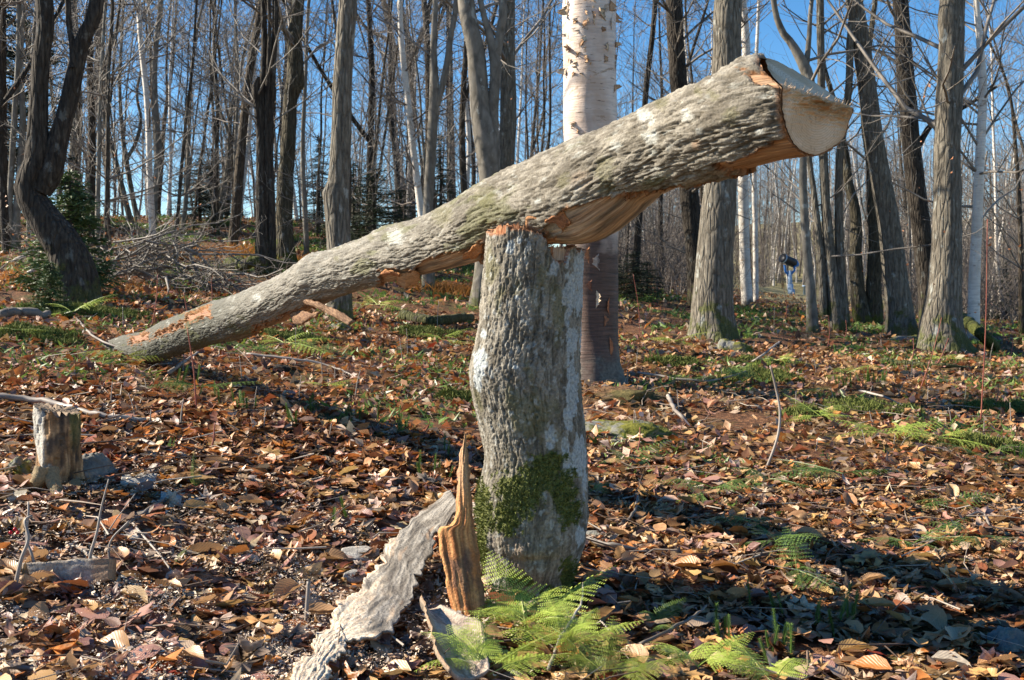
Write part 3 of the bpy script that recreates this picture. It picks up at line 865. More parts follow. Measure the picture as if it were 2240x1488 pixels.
    lich = np.zeros_like(PXg)
    for x, y, a, bb in [(1117, 543, 9, 15), (1135, 530, 6, 7), (1208, 588, 9, 17), (1234, 570, 6, 18), (1262, 590, 13, 45), (1244, 640, 15, 42), (1226, 650, 4, 16), (1234, 690, 6, 22),
                        (1246, 745, 14, 32), (1246, 850, 15, 62), (1238, 900, 10, 35), (1200, 945, 12, 24), (1262, 990, 16, 44), (1230, 970, 9, 24), (1240, 1005, 16, 30), (1274, 1045, 5, 34),
                        (1263, 1160, 11, 22), (1055, 790, 14, 32), (1050, 830, 9, 22), (1060, 730, 6, 10), (1262, 660, 8, 30), (1271, 740, 6, 40), (1270, 620, 6, 50), (1130, 650, 5, 5), (1128, 795, 5, 5), (1068, 790, 4, 8)]:
        rr = np.sqrt(((PXg - x) / a) ** 2 + ((PYg - y) / bb) ** 2) + edgen
        lich = np.maximum(lich, sstep(1.08, 0.92, rr))
    lich *= frontg
    c = mix(c, mix((0.36, 0.39, 0.39), (0.50, 0.53, 0.53), sstep(-0.3, 0.3, fine)), lich * 0.92)
    mo = np.zeros_like(PXg)
    for x, y, a, bb in [(1190, 1010, 42, 36), (1140, 1060, 55, 48), (1110, 1110, 34, 34), (1228, 1065, 28, 62), (1165, 1035, 60, 30), (1206, 985, 22, 14), (1060, 1110, 22, 60), (1240, 1100, 26, 30), (1060, 1180, 14, 60), (1200, 1290, 45, 25), (1120, 1285, 50, 24), (1240, 1240, 20, 40), (1140, 1245, 30, 12)]:
        rr = np.sqrt(((PXg - x) / a) ** 2 + ((PYg - y) / bb) ** 2) + edgen * 1.5
        mo = np.maximum(mo, sstep(1.15, 0.75, rr))
    for x, y, a, bb in [(1192, 1105, 24, 38)]:
        rr = np.sqrt(((PXg - x) / a) ** 2 + ((PYg - y) / bb) ** 2) + edgen
        mo *= 1 - sstep(1.1, 0.8, rr) * 0.85
    mo = mo * frontg + (1 - frontg) * sstep(0.1, 0.5, n2) * sstep(800, 1100, PYg)
    c = mix(c, mix((0.08, 0.095, 0.02), (0.18, 0.19, 0.045), sstep(-0.3, 0.3, fine)), mo * 0.9)
    tbn = np.clip((PYg - tb[None]) / 6.0, 0, 1)
    c = mix(c, (0.42, 0.17, 0.07), (1 - tbn) * 0.8)
    base = P(1160, 1300, D); base[2] = float(gz(base[0], base[1]))
    root = thing('tree_stump', tuple(base), 'upright grey maple stump with white lichen and green moss, carrying the fallen log', 'stump')
    vb[..., 2] += 0
    mk('bark', vb.reshape(-1, 3) - base, gridq(NR, NM, True)[:, ::-1], mat=M['hero_bark'], parent=root, col=c.reshape(-1, 3), uv=np.stack([Zg, PHg / 6.283 + .5], -1).reshape(-1, 2))
    # torn wood standing inside the bark
    k = 90
    vw, _ = verts(np.repeat(R0[:, None] - 0.014, NM, 1) + 0.002 * rid, tw)
    vw = vw[:k]; cw = mix((0.34, 0.13, 0.05), (0.52, 0.29, 0.15), sstep(-0.3, 0.5, n1[:k] + fine[:k]))
    cw = mix(cw, (0.55, 0.43, 0.32), (np.abs(PXg[:k] - 1226) < 16) * 0.8)
    # close the top with a sagging splintered plug
    ring = vw[0]; cen_t = ring.mean(0) - np.array([0, 0, 0.02])
    K = 14
    cap = [ring * (1 - f) + cen_t * f + np.stack([0 * ph, 0 * ph, -0.03 * math.sin(f * 3) + 0.008 * noise(np.stack([ph * 9, 0 * ph + f * 7, 0 * ph], -1))], -1) for f in np.linspace(0, 1, K)]
    bb_ = Bag()
    bb_.add(vw.reshape(-1, 3) - base, gridq(k, NM, True)[:, ::-1], None, cw.reshape(-1, 3), np.stack([Zg[:k], PHg[:k] / 6.28], -1).reshape(-1, 2))
    bb_.add(np.array(cap).reshape(-1, 3) - base, gridq(K, NM, True), None, (0.5, 0.33, 0.2), np.tile(np.stack([ph, ph], -1), (K, 1)))
    bb_.make('torn_wood', M['hero_wood'], root)
    # moss: short tufts over the mossy patches
    flat = np.argwhere((mo * 1.05 > np.random.default_rng(2).random(mo.shape)) & (mo > .08) & (np.cos(PHg) > -0.4))
    r2 = np.random.default_rng(8)
    pick = flat[r2.integers(0, len(flat), 7500)]
    vv = vb[pick[:, 0], pick[:, 1]] - base
    nr_ = np.stack([np.sin(ph[pick[:, 1]]), -np.cos(ph[pick[:, 1]]), 0 * pick[:, 1] + 0.25], -1)
    ln = r2.uniform(0.004, 0.013, len(pick))[:, None]
    rd = r2.normal(size=(len(pick), 3)) * 0.6
    sd_ = np.cross(nr_, r2.normal(size=(len(pick), 3))); sd_ /= np.linalg.norm(sd_, axis=1)[:, None]
    tip = vv + (nr_ + rd) * ln; wd = 0.0022
    V = np.stack([vv - sd_ * wd, vv + sd_ * wd, tip], 1).reshape(-1, 3)
    mk('moss_tufts', V, None, np.arange(len(V)).reshape(-1, 3), M['moss'], root, kind='stuff', smooth=False)
    return root
stump_root = build_stump()

# ------------------------------------------------------------------ splintered slab, fallen bark sheets, old stub, half-buried board
def sl_obj(name, rows, thick, bulge, cf_fn, back_c, label, cat, amp=0.004, freq=30, seed=0, jag=0.0, nu=18, ncol=90, mat='hero_bark', stretch=4.0, lin=False):
    front, back, q, (Lc, Wc) = slab(rows, thick, bulge, nu, ncol, amp=amp, freq=freq, seed=seed, jag=jag, stretch=stretch, lin=lin)
    off = front.reshape(-1, 3).mean(0); off[2] = front[..., 2].min()
    cf = cf_fn(q, Lc / Lc.max(), np.linspace(0, 1, nu)[None] + 0 * Wc, front)
    o = slab_mesh(name, front, back, cf, back_c, M[mat], None, off)
    o.location = off
    return tag(o, label, cat)
def cf_splinter(q, a, u, f):
    n1 = fbm(q * np.array([1, 1.4, 1]), 4); n2 = fbm(np.stack([a * 5, u * 2.5, 0 * a + 2], -1), 3)
    c = mix((0.44, 0.17, 0.06), (0.66, 0.33, 0.13), sstep(-0.4, 0.4, n1))
    c = c * (0.7 + 0.5 * sstep(-0.4, 0.4, fbm(q * np.array([.6, 3.5, 1]), 3)))[..., None]
    c = mix(c, (0.13, 0.085, 0.065), sstep(0.05, 0.4, n2) * sstep(0.35, 0.5, a) * 0.7)
    c = mix(c, (0.52, 0.36, 0.22), sstep(0.4, 0.2, a) * 0.6)
    return mix(c, (0.20, 0.10, 0.05), sstep(0.82, 0.9, u + 0.04 * n1) * 0.6)
dS = 3.50
sp_rows = [((1017, 948), (1020, 950)), ((1008, 985), (1022, 985)), ((1002, 1030), (1026, 1030)), ((999, 1075), (1030, 1075)), ((996, 1120), (1034, 1120)), ((985, 1148), (1037, 1148)), ((960, 1156), (1040, 1165)),
           ((962, 1200), (1046, 1200)), ((972, 1250), (1052, 1250)), ((980, 1300), (1058, 1300)), ((990, 1345), (1062, 1345)), ((995, 1385), (1064, 1385))]
def lean(py): return dS - (py - 950) / 400 * 0.12 + 0.05
sl_obj('splintered_slab', [(P(a[0], a[1], lean(a[1])), P(b_[0], b_[1], lean(b_[1]))) for a, b_ in sp_rows], 0.03, 0.022, cf_splinter, (0.36, 0.2, 0.1),
       'tall splintered orange wood slab with a sharp tip, leaning upright against the stump', 'wood slab', 0.008, 55, 3, 0.006, 34, 200, stretch=9)
# grey bark still on the slab's right flank
def g(px, py, up=0.0):
    p = hit(px, py); p[2] += up; return p
def cf_bark_dust(q, a, u, f):
    n1 = fbm(q, 4); n2 = fbm(q * 0.35 + 3, 3); n3 = fbm(q * 2.5, 3)
    n4 = fbm(q * np.array([.5, .4, 1]) + 9, 4)
    c = mix((0.20, 0.175, 0.145), (0.38, 0.345, 0.295), sstep(-0.4, 0.4, n4 + .4 * n1))
    c = mix(c, (0.07, 0.055, 0.045), sstep(0.12, 0.0, np.abs(n1)) * 0.6)
    c = mix(c, (0.34, 0.20, 0.11), sstep(0.3, 0.5, n2) * 0.5)
    d = sstep(0.30, 0.52, a + 0.25 * n2 - 0.35 * (u - 0.3)) * 0.9
    return mix(c, mix((0.62, 0.47, 0.33), (0.84, 0.72, 0.56), sstep(-0.3, 0.3, n3)), np.clip(d * sstep(-0.35, 0.15, n1 + 0.4 * d), 0, 1))
bk = [((985, 1072), (1003, 1105), .20), ((940, 1105), (975, 1150), .16), ((902, 1132), (948, 1170), .13), ((868, 1172), (952, 1188), .11), ((842, 1190), (930, 1236), .09), ((836, 1232), (912, 1262), .08), ((800, 1258), (903, 1312), .07),
      ((792, 1290), (882, 1330), .065), ((748, 1312), (862, 1372), .07), ((728, 1340), (822, 1392), .075), ((722, 1372), (760, 1402), .06), ((690, 1392), (748, 1428), .06), ((684, 1428), (716, 1452), .06), ((648, 1452), (722, 1476), .06), ((632, 1490), (700, 1500), .06), ((600, 1520), (690, 1530), .06)]
def gp(px, py, h):
    """point at height h over the ground on the ray of a photo pixel"""
    r = ray(px, py); r = r / r[1]
    ds = np.linspace(1.8, 12, 3000); p = EYE + r * ds[:, None]
    b_ = p[:, 2] < gz(p[:, 0], p[:, 1]) + h
    if h > 0.12 or not b_.any():
        return P(px, py, hit(px, py + h * 0.9 * F / max(3.0, float(hit(px, py)[1])))[1])
    return p[int(np.argmax(b_))]
sl_obj('bark_sheet', [(gp(*a, h), gp(*b_, h * 1.05)) for a, b_, h in bk], 0.010, 0.004, cf_bark_dust, (0.32, 0.17, 0.08),
       'long grey bark sheet dusted with sawdust, sloping down left from the splintered slab', 'bark', 0.0026, 60, 5, 0.026, 50, 240, stretch=5, lin=True)
def cf_inner(q, a, u, f):
    n1 = fbm(q * 1.5, 4)
    c = mix((0.34, 0.25, 0.19), (0.52, 0.42, 0.33), sstep(-0.4, 0.4, n1))
    c = mix(c, (0.62, 0.55, 0.46), sstep(0.2, 0.5, fbm(q * 4, 2)) * 0.7)
    return mix(c, (0.44, 0.28, 0.16), sstep(0.15, 0.05, u) * 0.8)
bk2 = [((922, 1300), (965, 1322), .11), ((936, 1345), (1015, 1345), .115), ((946, 1385), (1056, 1362), .11), ((958, 1425), (1064, 1412), .10), ((985, 1462), (1072, 1462), .09)]
sl_obj('bark_trough', [(gp(*a, h), gp(*b_, h * 0.8)) for a, b_, h in bk2], 0.014, -0.03, cf_inner, (0.25, 0.2, 0.15),
       'curled piece of bark lying hollow side up at the foot of the splintered slab', 'bark', 0.004, 40, 9, 0.01, 20, 60)

def build_stub():
    base = g(125, 1060); D = base[1]
    NR, NM = 110, 90
    ph = np.linspace(-math.pi, math.pi, NM, endpoint=False)
    py = np.linspace(885, 1085, NR)
    le = np.interp(py, [885, 960, 1020, 1060, 1085], [66, 68, 76, 60, 45]); re = np.interp(py, [885, 960, 1030, 1085], [182, 184, 180, 192])
    PH = np.repeat(ph[None], NR, 0); PY = np.repeat(py[:, None], NM, 1)
    cen = P((le + re) / 2, py, D); R = ((re - le) / 2 / F * D)[:, None] * (1 + 0.07 * np.sin(3 * PH + 1))
    cx, cy = np.sin(PH) * 0.08, -np.cos(PH) * 0.08; Z = np.repeat(cen[:, 2:3], NM, 1)
    px = ((le + re) / 2)[:, None] + ((re - le) / 2)[:, None] * np.sin(PH)
    n1 = fbm(np.stack([cx * 60, cy * 60, Z * 12], -1), 4)
    patch = np.maximum(sstep(1.1, 0.9, np.sqrt(((px - 100 - (PY - 940) * 0.25) / 24) ** 2 + ((PY - 940) / 72) ** 2) + 0.35 * n1), sstep(1.1, .9, np.sqrt(((px - 85) / 22) ** 2 + ((PY - 915) / 28) ** 2) + .3 * n1))
    R = R * (1 + 0.10 * fbm(np.stack([cx * 14, cy * 14, Z * 5], -1), 2)) + 0.008 * n1 + 0.008 * patch
    top = 892 + 12 * np.sin(ph) + 12 * noise(np.stack([ph * 4, 0 * ph, 0 * ph], -1)) + 16 * np.abs(noise(np.stack([ph * 11, 0 * ph, 0 * ph + 3], -1)))
    r = np.maximum(PY, top[None])
    c_ = np.stack([np.interp(r, py, cen[:, i]) for i in range(3)], -1)
    tap = 0.90 + 0.16 * sstep(940, 1080, r) + 0.10 * np.sin(2 * PH + 0.6) + 0.05 * np.sin(5 * PH)
    v = c_ + (R * tap)[..., None] * np.stack([np.sin(PH), -np.cos(PH), 0 * PH], -1)
    crack = np.abs(fbm(np.stack([cx * 26, cy * 26, Z * 2.5 + 8], -1), 3)) < 0.05
    v -= (crack * 0.012)[..., None] * np.stack([np.sin(PH), -np.cos(PH), 0 * PH], -1)
    c = mix((0.24, 0.13, 0.06), (0.50, 0.31, 0.16), sstep(-0.4, 0.4, n1))
    c = c * (0.6 + 0.6 * sstep(-0.3, 0.3, fbm(np.stack([cx * 110, cy * 110, Z * 6], -1), 3)))[..., None]
    char = sstep(0.0, 0.3, fbm(np.stack([cx * 30, cy * 30, Z * 7 + 4], -1), 3) + 0.5 * sstep(960, 900, PY) * (px > 105))
    c = mix(c, (0.035, 0.032, 0.032), char * 0.8)
    c = mix(c, (0.50, 0.47, 0.41), patch)
    c = mix(c, (0.26, 0.25, 0.17), sstep(1010, 1050, PY) * sstep(120, 100, px) * 0.8)
    c = mix(c, (0.10, 0.12, 0.04), (px > 170) * sstep(1000, 930, PY) * 0.7)
    root = thing('old_stub', tuple(base), 'short rotten stub with pale bark patches and charred wood in the left foreground', 'stump')
    mk('weathered_wood', v.reshape(-1, 3) - base, gridq(NR, NM, True)[:, ::-1], mat=M['hero_bark'], parent=root, col=c.reshape(-1, 3))
    K = 12
    cap = [v[0] * (1 - f) + v[0].mean(0) * f + np.stack([0 * ph, 0 * ph, 0.006 * noise(np.stack([ph * 7, 0 * ph + f * 9, 0 * ph], -1)) - 0.01 * f], -1) for f in np.linspace(0, 1, K)]
    mk('broken_top', np.array(cap).reshape(-1, 3) - base, gridq(K, NM, True), mat=M['hero_bark'], parent=root, col=np.tile((0.30, 0.22, 0.15), (K * NM, 1)))
    # root flares at its foot
    b = Bag()
    for ends in [[(95, 1025, .10), (85, 1050, .06), (72, 1062, .03), (45, 1075, .0)], [(110, 1030, .09), (118, 1060, .05), (130, 1085, .02), (138, 1105, -.01)]]:
        pts = spline([gp(a, b2, h) for a, b2, h in ends], 14)
        tube(b, pts, np.linspace(0.032, 0.014, 14) * (1 + .25 * noise(np.stack([np.arange(14) * .6] * 3, -1))), 14, (0.28, 0.21, 0.12))
    o = b.make('root_flare', M['hero_bark'], root)
    o.data.transform(__import__('mathutils').Matrix.Translation(-Vector(base)))
build_stub()
def cf_board(q, a, u, f):
    n1 = fbm(q * np.array([1, 2, 1]), 4)
    c = mix((0.29, 0.245, 0.20), (0.47, 0.41, 0.34), sstep(-0.4, 0.4, n1))
    return mix(c, (0.34, 0.20, 0.11), np.clip(sstep(0.76, 0.84, a + 0.05 * n1) + sstep(0.85, 0.95, u) * 0.6, 0, 1) * 0.8)
bd = [((48, 1232), (52, 1272)), ((110, 1228), (105, 1290)), ((170, 1224), (165, 1292)), ((240, 1220), (238, 1268))]
dB = hit(150, 1290)[1]
sl_obj('half_buried_board', [(P(*a, dB), P(*b_, dB - 0.02)) for a, b_ in bd], 0.05, 0.0, cf_board, (0.25, 0.18, 0.12),
       'grey weathered board standing half buried on edge in the left foreground leaves', 'board', 0.002, 60, 12, 0.004, 12, 50)
def cf_grey(q, a, u, f):
    return mix((0.30, 0.28, 0.25), (0.50, 0.47, 0.42), sstep(-0.4, 0.4, fbm(q, 3)))
for rows, lab in [([((268, 1040), (262, 1058)), ((300, 1034), (300, 1062)), ((345, 1036), (338, 1064))], 'flat grey wood chip lying right of the old stub'),
                  ([((232, 1178), (228, 1192)), ((262, 1170), (262, 1198)), ((305, 1172), (300, 1190))], 'pale wood chip lying above the half buried board'),
                  ([((352, 1075), (350, 1100)), ((375, 1078), (378, 1106)), ((398, 1085), (396, 1102))], 'small grey bark chip on pinkish leaves right of the grey chip'),
                  ([((748, 1200), (742, 1222)), ((790, 1194), (790, 1226)), ((832, 1200), (826, 1222))], 'pale grey bark flake lying left of the long bark sheet'),
                  ([((752, 1255), (748, 1268)), ((775, 1246), (778, 1272)), ((800, 1256), (800, 1268))], 'curled grey bark chip just left of the long bark sheet')]:
    sl_obj('bark_chip', [(gp(*a, .03), gp(*b_, .02)) for a, b_ in rows], 0.008, 0.012, cf_grey, (0.3, 0.2, 0.12), lab, 'bark chip', 0.003, 60, len(lab), 0.006, 10, 20)
# ------------------------------------------------------------------ trees
R_ = random.Random(21)
def rv(s=1.0): return np.array([R_.gauss(0, s), R_.gauss(0, s), R_.gauss(0, s)])
def unit(v): return v / (np.linalg.norm(v) + 1e-9)

def branch(bag, p0, d0, ln, rad, level, maxlevel, nch, up=0.25, wig=0.22, kink=3, col=None, minr=0.0018):
    n = 6 if level == 0 else (5 if level == 1 else 4)
    pts = [p0]; d = unit(np.array(d0, float)); st = ln / (n - 1)
    dirs = [d]
    for i in range(n - 1):
        d = unit(d + rv(wig) + np.array([0, 0, up * 0.35]))
        pts.append(pts[-1] + d * st); dirs.append(d)
    rr = np.linspace(rad, max(minr, rad * 0.3), n)
    tube(bag, pts, rr, kink if level < 2 else 3, col)
    if level >= maxlevel: return
    k = nch[level]
    for j in range(k):
        t = (j + R_.uniform(0.3, 1.0)) / k * (n - 1)
        i = min(n - 2, int(t)); f = t - i
        p = pts[i] * (1 - f) + pts[i + 1] * f
        side = unit(np.cross(dirs[i], rv()))
        a = R_.uniform(0.5, 1.0)
        dd = unit(dirs[i] * math.cos(a) + side * math.sin(a) + np.array([0, 0, 0.15]))
        l2 = ln * R_.uniform(0.35, 0.6) * (1 - 0.45 * t / (n - 1))
        branch(bag, p, dd, l2, max(minr, rr[i] * R_.uniform(0.4, 0.6)), level + 1, maxlevel, nch, up, wig, 3, col, minr)

def stem_mesh(bag, pts, rad, k=18, rough=0.06, flare=0.0, base_z=None, seed=0, step=0.12, uv=False):
    """a trunk: smooth path with knobbly radius; pts (n,3), rad (n,)"""
    L = np.linalg.norm(np.diff(pts, axis=0), axis=1).sum()
    n = int(max(8, min(120, L / step)))
    sp = spline(np.concatenate([pts, rad[:, None]], 1), n)
    c, r = sp[:, :3], sp[:, 3]
    t, nn, s = frames(c, (0, 1, 0))
    a = np.arange(k) * 2 * math.pi / k
    ca, sa = np.cos(a)[None], np.sin(a)[None]
    Z = c[:, 2:3] + 0 * ca
    nz = fbm(np.stack([ca * 1.3 + seed + 0 * Z, sa * 1.3 + 0 * Z, Z * 1.6], -1), 3)
    nz2 = noise(np.stack([ca * 3 + seed + 0 * Z, sa * 3 + 0 * Z, Z * 5], -1))
    rr = r[:, None] * (1 + rough * nz + rough * 0.5 * nz2)
    if flare:
        h = (c[:, 2] - c[0, 2])[:, None]
        lobes = 0.5 + 0.5 * np.cos(a * 5 + seed)[None] + 0.35 * np.cos(a * 3 + 1.3 * seed)[None]
        rr = rr * (1 + flare * 0.8 * np.exp(-h / (0.7 * r[0])) * (0.1 + 0.9 * lobes))
    v = c[:, None] + rr[..., None] * (ca[..., None] * nn[:, None] + sa[..., None] * s[:, None])
    bag.add(v.reshape(-1, 3), gridq(n, k, True))
    return c, r

def px_tree(name, label, cat, stems, mat, H=11, limbs=12, flare=0.35, d=None, twig='twig', k=18, rough=0.06, limb_from=0.35, seed=None, group=None, llen=2.6, drop=0.08, nch=(4, 4), maxlevel=2, minz=None, up=0.25):
    seed = seed if seed is not None else R_.uniform(0, 50)
    b0 = stems[0][0]
    base = hit(b0[0], b0[1]) if d is None else P(b0[0], b0[1], d)
    D = base[1]
    if d is not None: base[2] = min(base[2], float(gz(base[0], base[1])))
    root = thing(name, tuple(base), label, cat, group)
    allc = []
    for si, st in enumerate(stems):
        a = np.array(st, float)
        dd = np.full(len(a), D) if si == 0 else D + 0.15 * R_.uniform(-1, 1) * np.linspace(0, 1, len(a)) * (si > 0)
        p3 = P(a[:, 0], a[:, 1], dd); r3 = a[:, 2] / 2 / F * D
        if si == 0: p3[0, 2] = float(gz(p3[0, 0], p3[0, 1])) - drop
        if a[-1, 1] <= 15:       # runs out of the frame: carry it on to its real height
            dirn = unit(unit(p3[-1] - p3[-2]) + np.array([0, 0, 0.8])); top = base[2] + H
            n_e = 5; hz = (top - p3[-1, 2]) / n_e
            for q in range(n_e):
                dirn = unit(dirn + rv(0.06) + np.array([0, 0, 0.1]))
                p3 = np.concatenate([p3, [p3[-1] + dirn * hz / max(0.5, dirn[2])]])
                r3 = np.append(r3, r3[len(a) - 1] * (1 - 0.85 * (q + 1) / n_e))
        bag = Bag()
        c, r = stem_mesh(bag, p3 - base, r3, k if si == 0 else max(8, k - 6), rough, flare if si == 0 else 0, seed=seed + si)
        bag.make('trunk', M[mat], root)
        allc.append((c, r))
    bag = Bag()
    for li in range(int(limbs * 1.6)):
        c, r = allc[li % len(allc)]
        hz = c[:, 2] - 0
        f = R_.uniform(limb_from, 0.97)
        f = max(0.12, f - 0.1)
        i = min(len(c) - 2, int(f * (len(c) - 1)))
        az = R_.uniform(0, 2 * math.pi)
        elev = R_.uniform(0.1, 0.9)
        dv = np.array([math.cos(az) * math.cos(elev), math.sin(az) * math.cos(elev), math.sin(elev)])
        ln = llen * R_.uniform(0.6, 1.3) * (1.15 - 0.6 * f)
        rad = min(r[i] * 0.3, 0.007 + 0.009 * ln)
        branch(bag, c[i] + dv * r[i] * 0.4, dv, ln, rad, 0, maxlevel, nch, up, 0.15, 5)
    if limbs: bag.make('crown', M[twig], root)
    return root, allc, D

# the big yellow birch behind the stump
BX = [(1298, 838, 150), (1300, 800, 118), (1302, 740, 98), (1300, 640, 104), (1296, 520, 110), (1292, 400, 114), (1291, 280, 116), (1290, 140, 115), (1288, 0, 113)]
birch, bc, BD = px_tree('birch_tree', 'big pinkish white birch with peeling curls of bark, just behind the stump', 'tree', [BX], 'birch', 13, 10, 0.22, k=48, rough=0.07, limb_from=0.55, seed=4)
bbase = np.array(birch.location)
bc0, br0 = bc[0]
def on_birch(px, py, out=0.0):
    """point on the camera side of the birch seen at a photo pixel"""
    p = P(px, py, BD) - bbase
    i = int(np.argmin(np.abs(bc0[:, 2] - p[2])))
    dx = p[0] - bc0[i, 0]; r = br0[i]
    s_ = max(-0.97, min(0.97, dx / r))
    nrm = np.array([s_, -math.sqrt(1 - s_ * s_), 0])
    return np.array([bc0[i, 0], bc0[i, 1], p[2]]) + nrm * (r + out), nrm
def curl(px, py, w_, h_, roll, colr, tilt=0.0, seed=0):
    """a peeled curl of bark: a ragged strip rooted on the trunk and rolling away from it"""
    p, n_ = on_birch(px, py, 0.001)
    side = np.array([-n_[1], n_[0], 0]) * (1 if seed % 2 else -1); upv = np.array([0, 0, 1.0])
    m, n = 9, 9
    V, Cc = [], []
    r3 = random.Random(seed)
    rad = w_ / max(0.8, abs(roll)) * 0.8
    ends = [r3.uniform(0.25, 1.0) for _ in range(n)]; st = [r3.uniform(-0.25, 0.1) for _ in range(n)]
    for i in range(n):
        fh = i / (n - 1) - 0.5
        ln = ends[i] * (1 - (2 * fh) ** 4)
        for j in range(m):
            f = j / (m - 1); th = f * roll * ln
            x = rad * math.sin(th) * 1.3 + st[i] * w_ * 0.5; y = rad * (1 - math.cos(th)) + 0.001
            V.append(p + side * x + n_ * y + upv * (fh * h_ * (1 - 0.3 * f) + tilt * x + r3.gauss(0, .001)))
            k = 0.75 + 0.4 * r3.random()
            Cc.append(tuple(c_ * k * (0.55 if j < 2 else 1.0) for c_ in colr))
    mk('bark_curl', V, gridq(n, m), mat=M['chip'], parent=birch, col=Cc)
CU = [(1278, 12, .05, .03), (1272, 40, .05, .035), (1262, 55, .06, .03), (1290, 48, .04, .05), (1268, 82, .06, .035), (1252, 60, .04, .03), (1278, 98, .05, .04), (1266, 105, .06, .06), (1282, 118, .05, .04), (1258, 130, .04, .04),
      (1272, 128, .05, .02), (1242, 140, .04, .03), (1262, 152, .06, .05), (1280, 152, .05, .04), (1288, 60, .04, .04), (1312, 78, .05, .04), (1298, 62, .03, .06), (1330, 20, .06, .08), (1335, 60, .05, .1), (1338, 130, .04, .06),
      (1344, 150, .03, .07), (1250, 172, .04, .03), (1275, 170, .06, .02), (1246, 283, .05, .05), (1262, 283, .07, .05), (1256, 292, .05, .04), (1238, 84, .04, .03), (1236, 10, .04, .04), (1326, 112, .05, .06), (1318, 140, .04, .05), (1300, 30, .05, .02), (1284, 180, .03, .02), (1240, 30, .10, .07), (1238, 110, .09, .05), (1236, 160, .08, .05), (1342, 40, .09, .08), (1344, 100, .08, .06), (1340, 200, .07, .05), (1300, 15, .12, .05), (1265, 70, .12, .05), (1318, 45, .10, .07), (1270, 140, .12, .06)]
for i, (x, y, ww, hh) in enumerate(CU):
    curl(x, y, ww * 1.5, hh * 1.5, R_.uniform(1.2, 2.6), [(0.62, 0.46, 0.30), (0.50, 0.32, 0.19), (0.70, 0.58, 0.44), (0.40, 0.24, 0.14)][i % 4], R_.uniform(-0.5, 0.5), i)
for i, (x, y, ww, hh, cc) in enumerate([(1305, 575, .10, .16, (0.45, 0.36, 0.30)), (1300, 655, .06, .17, (0.80, 0.62, 0.42)), (1328, 670, .05, .18, (0.50, 0.19, 0.08)), (1330, 760, .04, .22, (0.45, 0.19, 0.09)), (1285, 560, .05, .15, (0.42, 0.18, 0.08)),
                                        (1318, 700, .05, .12, (0.36, 0.17, 0.09)), (1290, 625, .06, .10, (0.28, 0.12, 0.07))]):
    curl(x, y, ww, hh, 1.5, cc, 0.2, 50 + i)

T = px_tree
# left hillside
T('old_tree', 'crooked double-stemmed dark tree bending sharply above the brush pile at left', 'tree',
  [[(178, 600, 100), (150, 560, 84), (112, 500, 74), (72, 440, 62), (62, 400, 58), (82, 355, 52), (84, 260, 40), (90, 130, 36), (97, 0, 34)],
   [(88, 420, 44), (112, 370, 50), (132, 290, 40), (155, 200, 36), (180, 90, 32), (212, 0, 30)],
   [(160, 150, 16), (158, 90, 14), (148, 0, 13)]], 'bark_dark', 13, 16, 0.1, k=24, rough=0.14, d=10.6, llen=3.0)
T('bare_tree', 'straight dark trunk cut by the left edge of the photo', 'tree', [[(4, 540, 26), (2, 300, 24), (2, 0, 22)]], 'bark_dark', 13, 14, 0.15)
T('bare_tree', 'slender grey stem second from the left edge', 'tree', [[(18, 548, 16), (22, 430, 13), (32, 250, 12), (40, 120, 11), (40, 0, 10)]], 'bark_smooth', 12, 16, 0.2)
T('bare_tree', 'wavy grey stem just left of the crooked double tree', 'tree', [[(34, 548, 22), (36, 470, 17), (44, 380, 16), (50, 260, 13), (45, 130, 12), (52, 0, 11)]], 'bark_smooth', 12, 16, 0.2)
T('bare_tree', 'pale trunk rising behind the small spruce between the stems of the crooked tree', 'tree', [[(158, 480, 34), (160, 400, 28), (168, 280, 24), (166, 150, 20), (160, 0, 16)]], 'bark_grey', 13, 20, 0.15)
T('bare_tree', 'dark mossy trunk right of the small spruce', 'tree', [[(190, 470, 20), (196, 380, 18), (202, 270, 15), (214, 120, 12), (226, 0, 11)], [(200, 300, 9), (222, 180, 8), (262, 60, 6), (330, -5, 5)]], 'bark_dark', 12, 18, 0.15)
T('leaning_tree', 'thin trunk leaning left above the brush pile', 'tree', [[(288, 486, 14), (272, 430, 12), (240, 300, 10), (226, 240, 9), (228, 150, 8), (255, 60, 7), (262, 0, 6)]], 'bark_grey', 11, 14, 0.2)
T('bare_tree', 'forked tree with a Y in its upper stem above the brush pile', 'tree', [[(302, 482, 13), (290, 430, 11), (276, 350, 11), (268, 290, 9), (262, 180, 7), (270, 0, 6)], [(276, 350, 9), (298, 310, 8), (308, 260, 7), (300, 200, 6), (320, 90, 5), (315, 0, 4)]], 'bark_grey', 11, 16, 0.2)
T('bare_tree', 'smooth pale grey tree with a gentle bend, left of the brush pile centre', 'tree', [[(334, 508, 18), (338, 430, 15), (346, 330, 15), (338, 200, 13), (340, 110, 12), (352, 0, 11)]], 'bark_smooth', 12, 20, 0.25)
T('bare_tree', 'thin straight grey tree over the right half of the brush pile', 'tree', [[(398, 508, 12), (408, 420, 9), (414, 280, 8), (418, 170, 7), (432, 60, 6), (446, 0, 5)]], 'bark_smooth', 11, 16, 0.2)
T('leaning_tree', 'curved tree leaning right with many pale twigs, left of the dark trunk cluster', 'tree', [[(478, 496, 20), (484, 440, 14), (500, 350, 11), (505, 250, 9), (524, 170, 8), (540, 90, 6), (566, 0, 5)], [(503, 300, 7), (470, 200, 6), (468, 90, 5), (480, 0, 4)]], 'bark_grey', 11, 20, 0.2)
T('bare_tree', 'thin dark stem between the curved tree and the dark trunk cluster', 'tree', [[(466, 500, 12), (470, 400, 9), (476, 250, 8), (468, 90, 7), (470, 0, 6)]], 'bark_dark', 11, 14, 0.2)
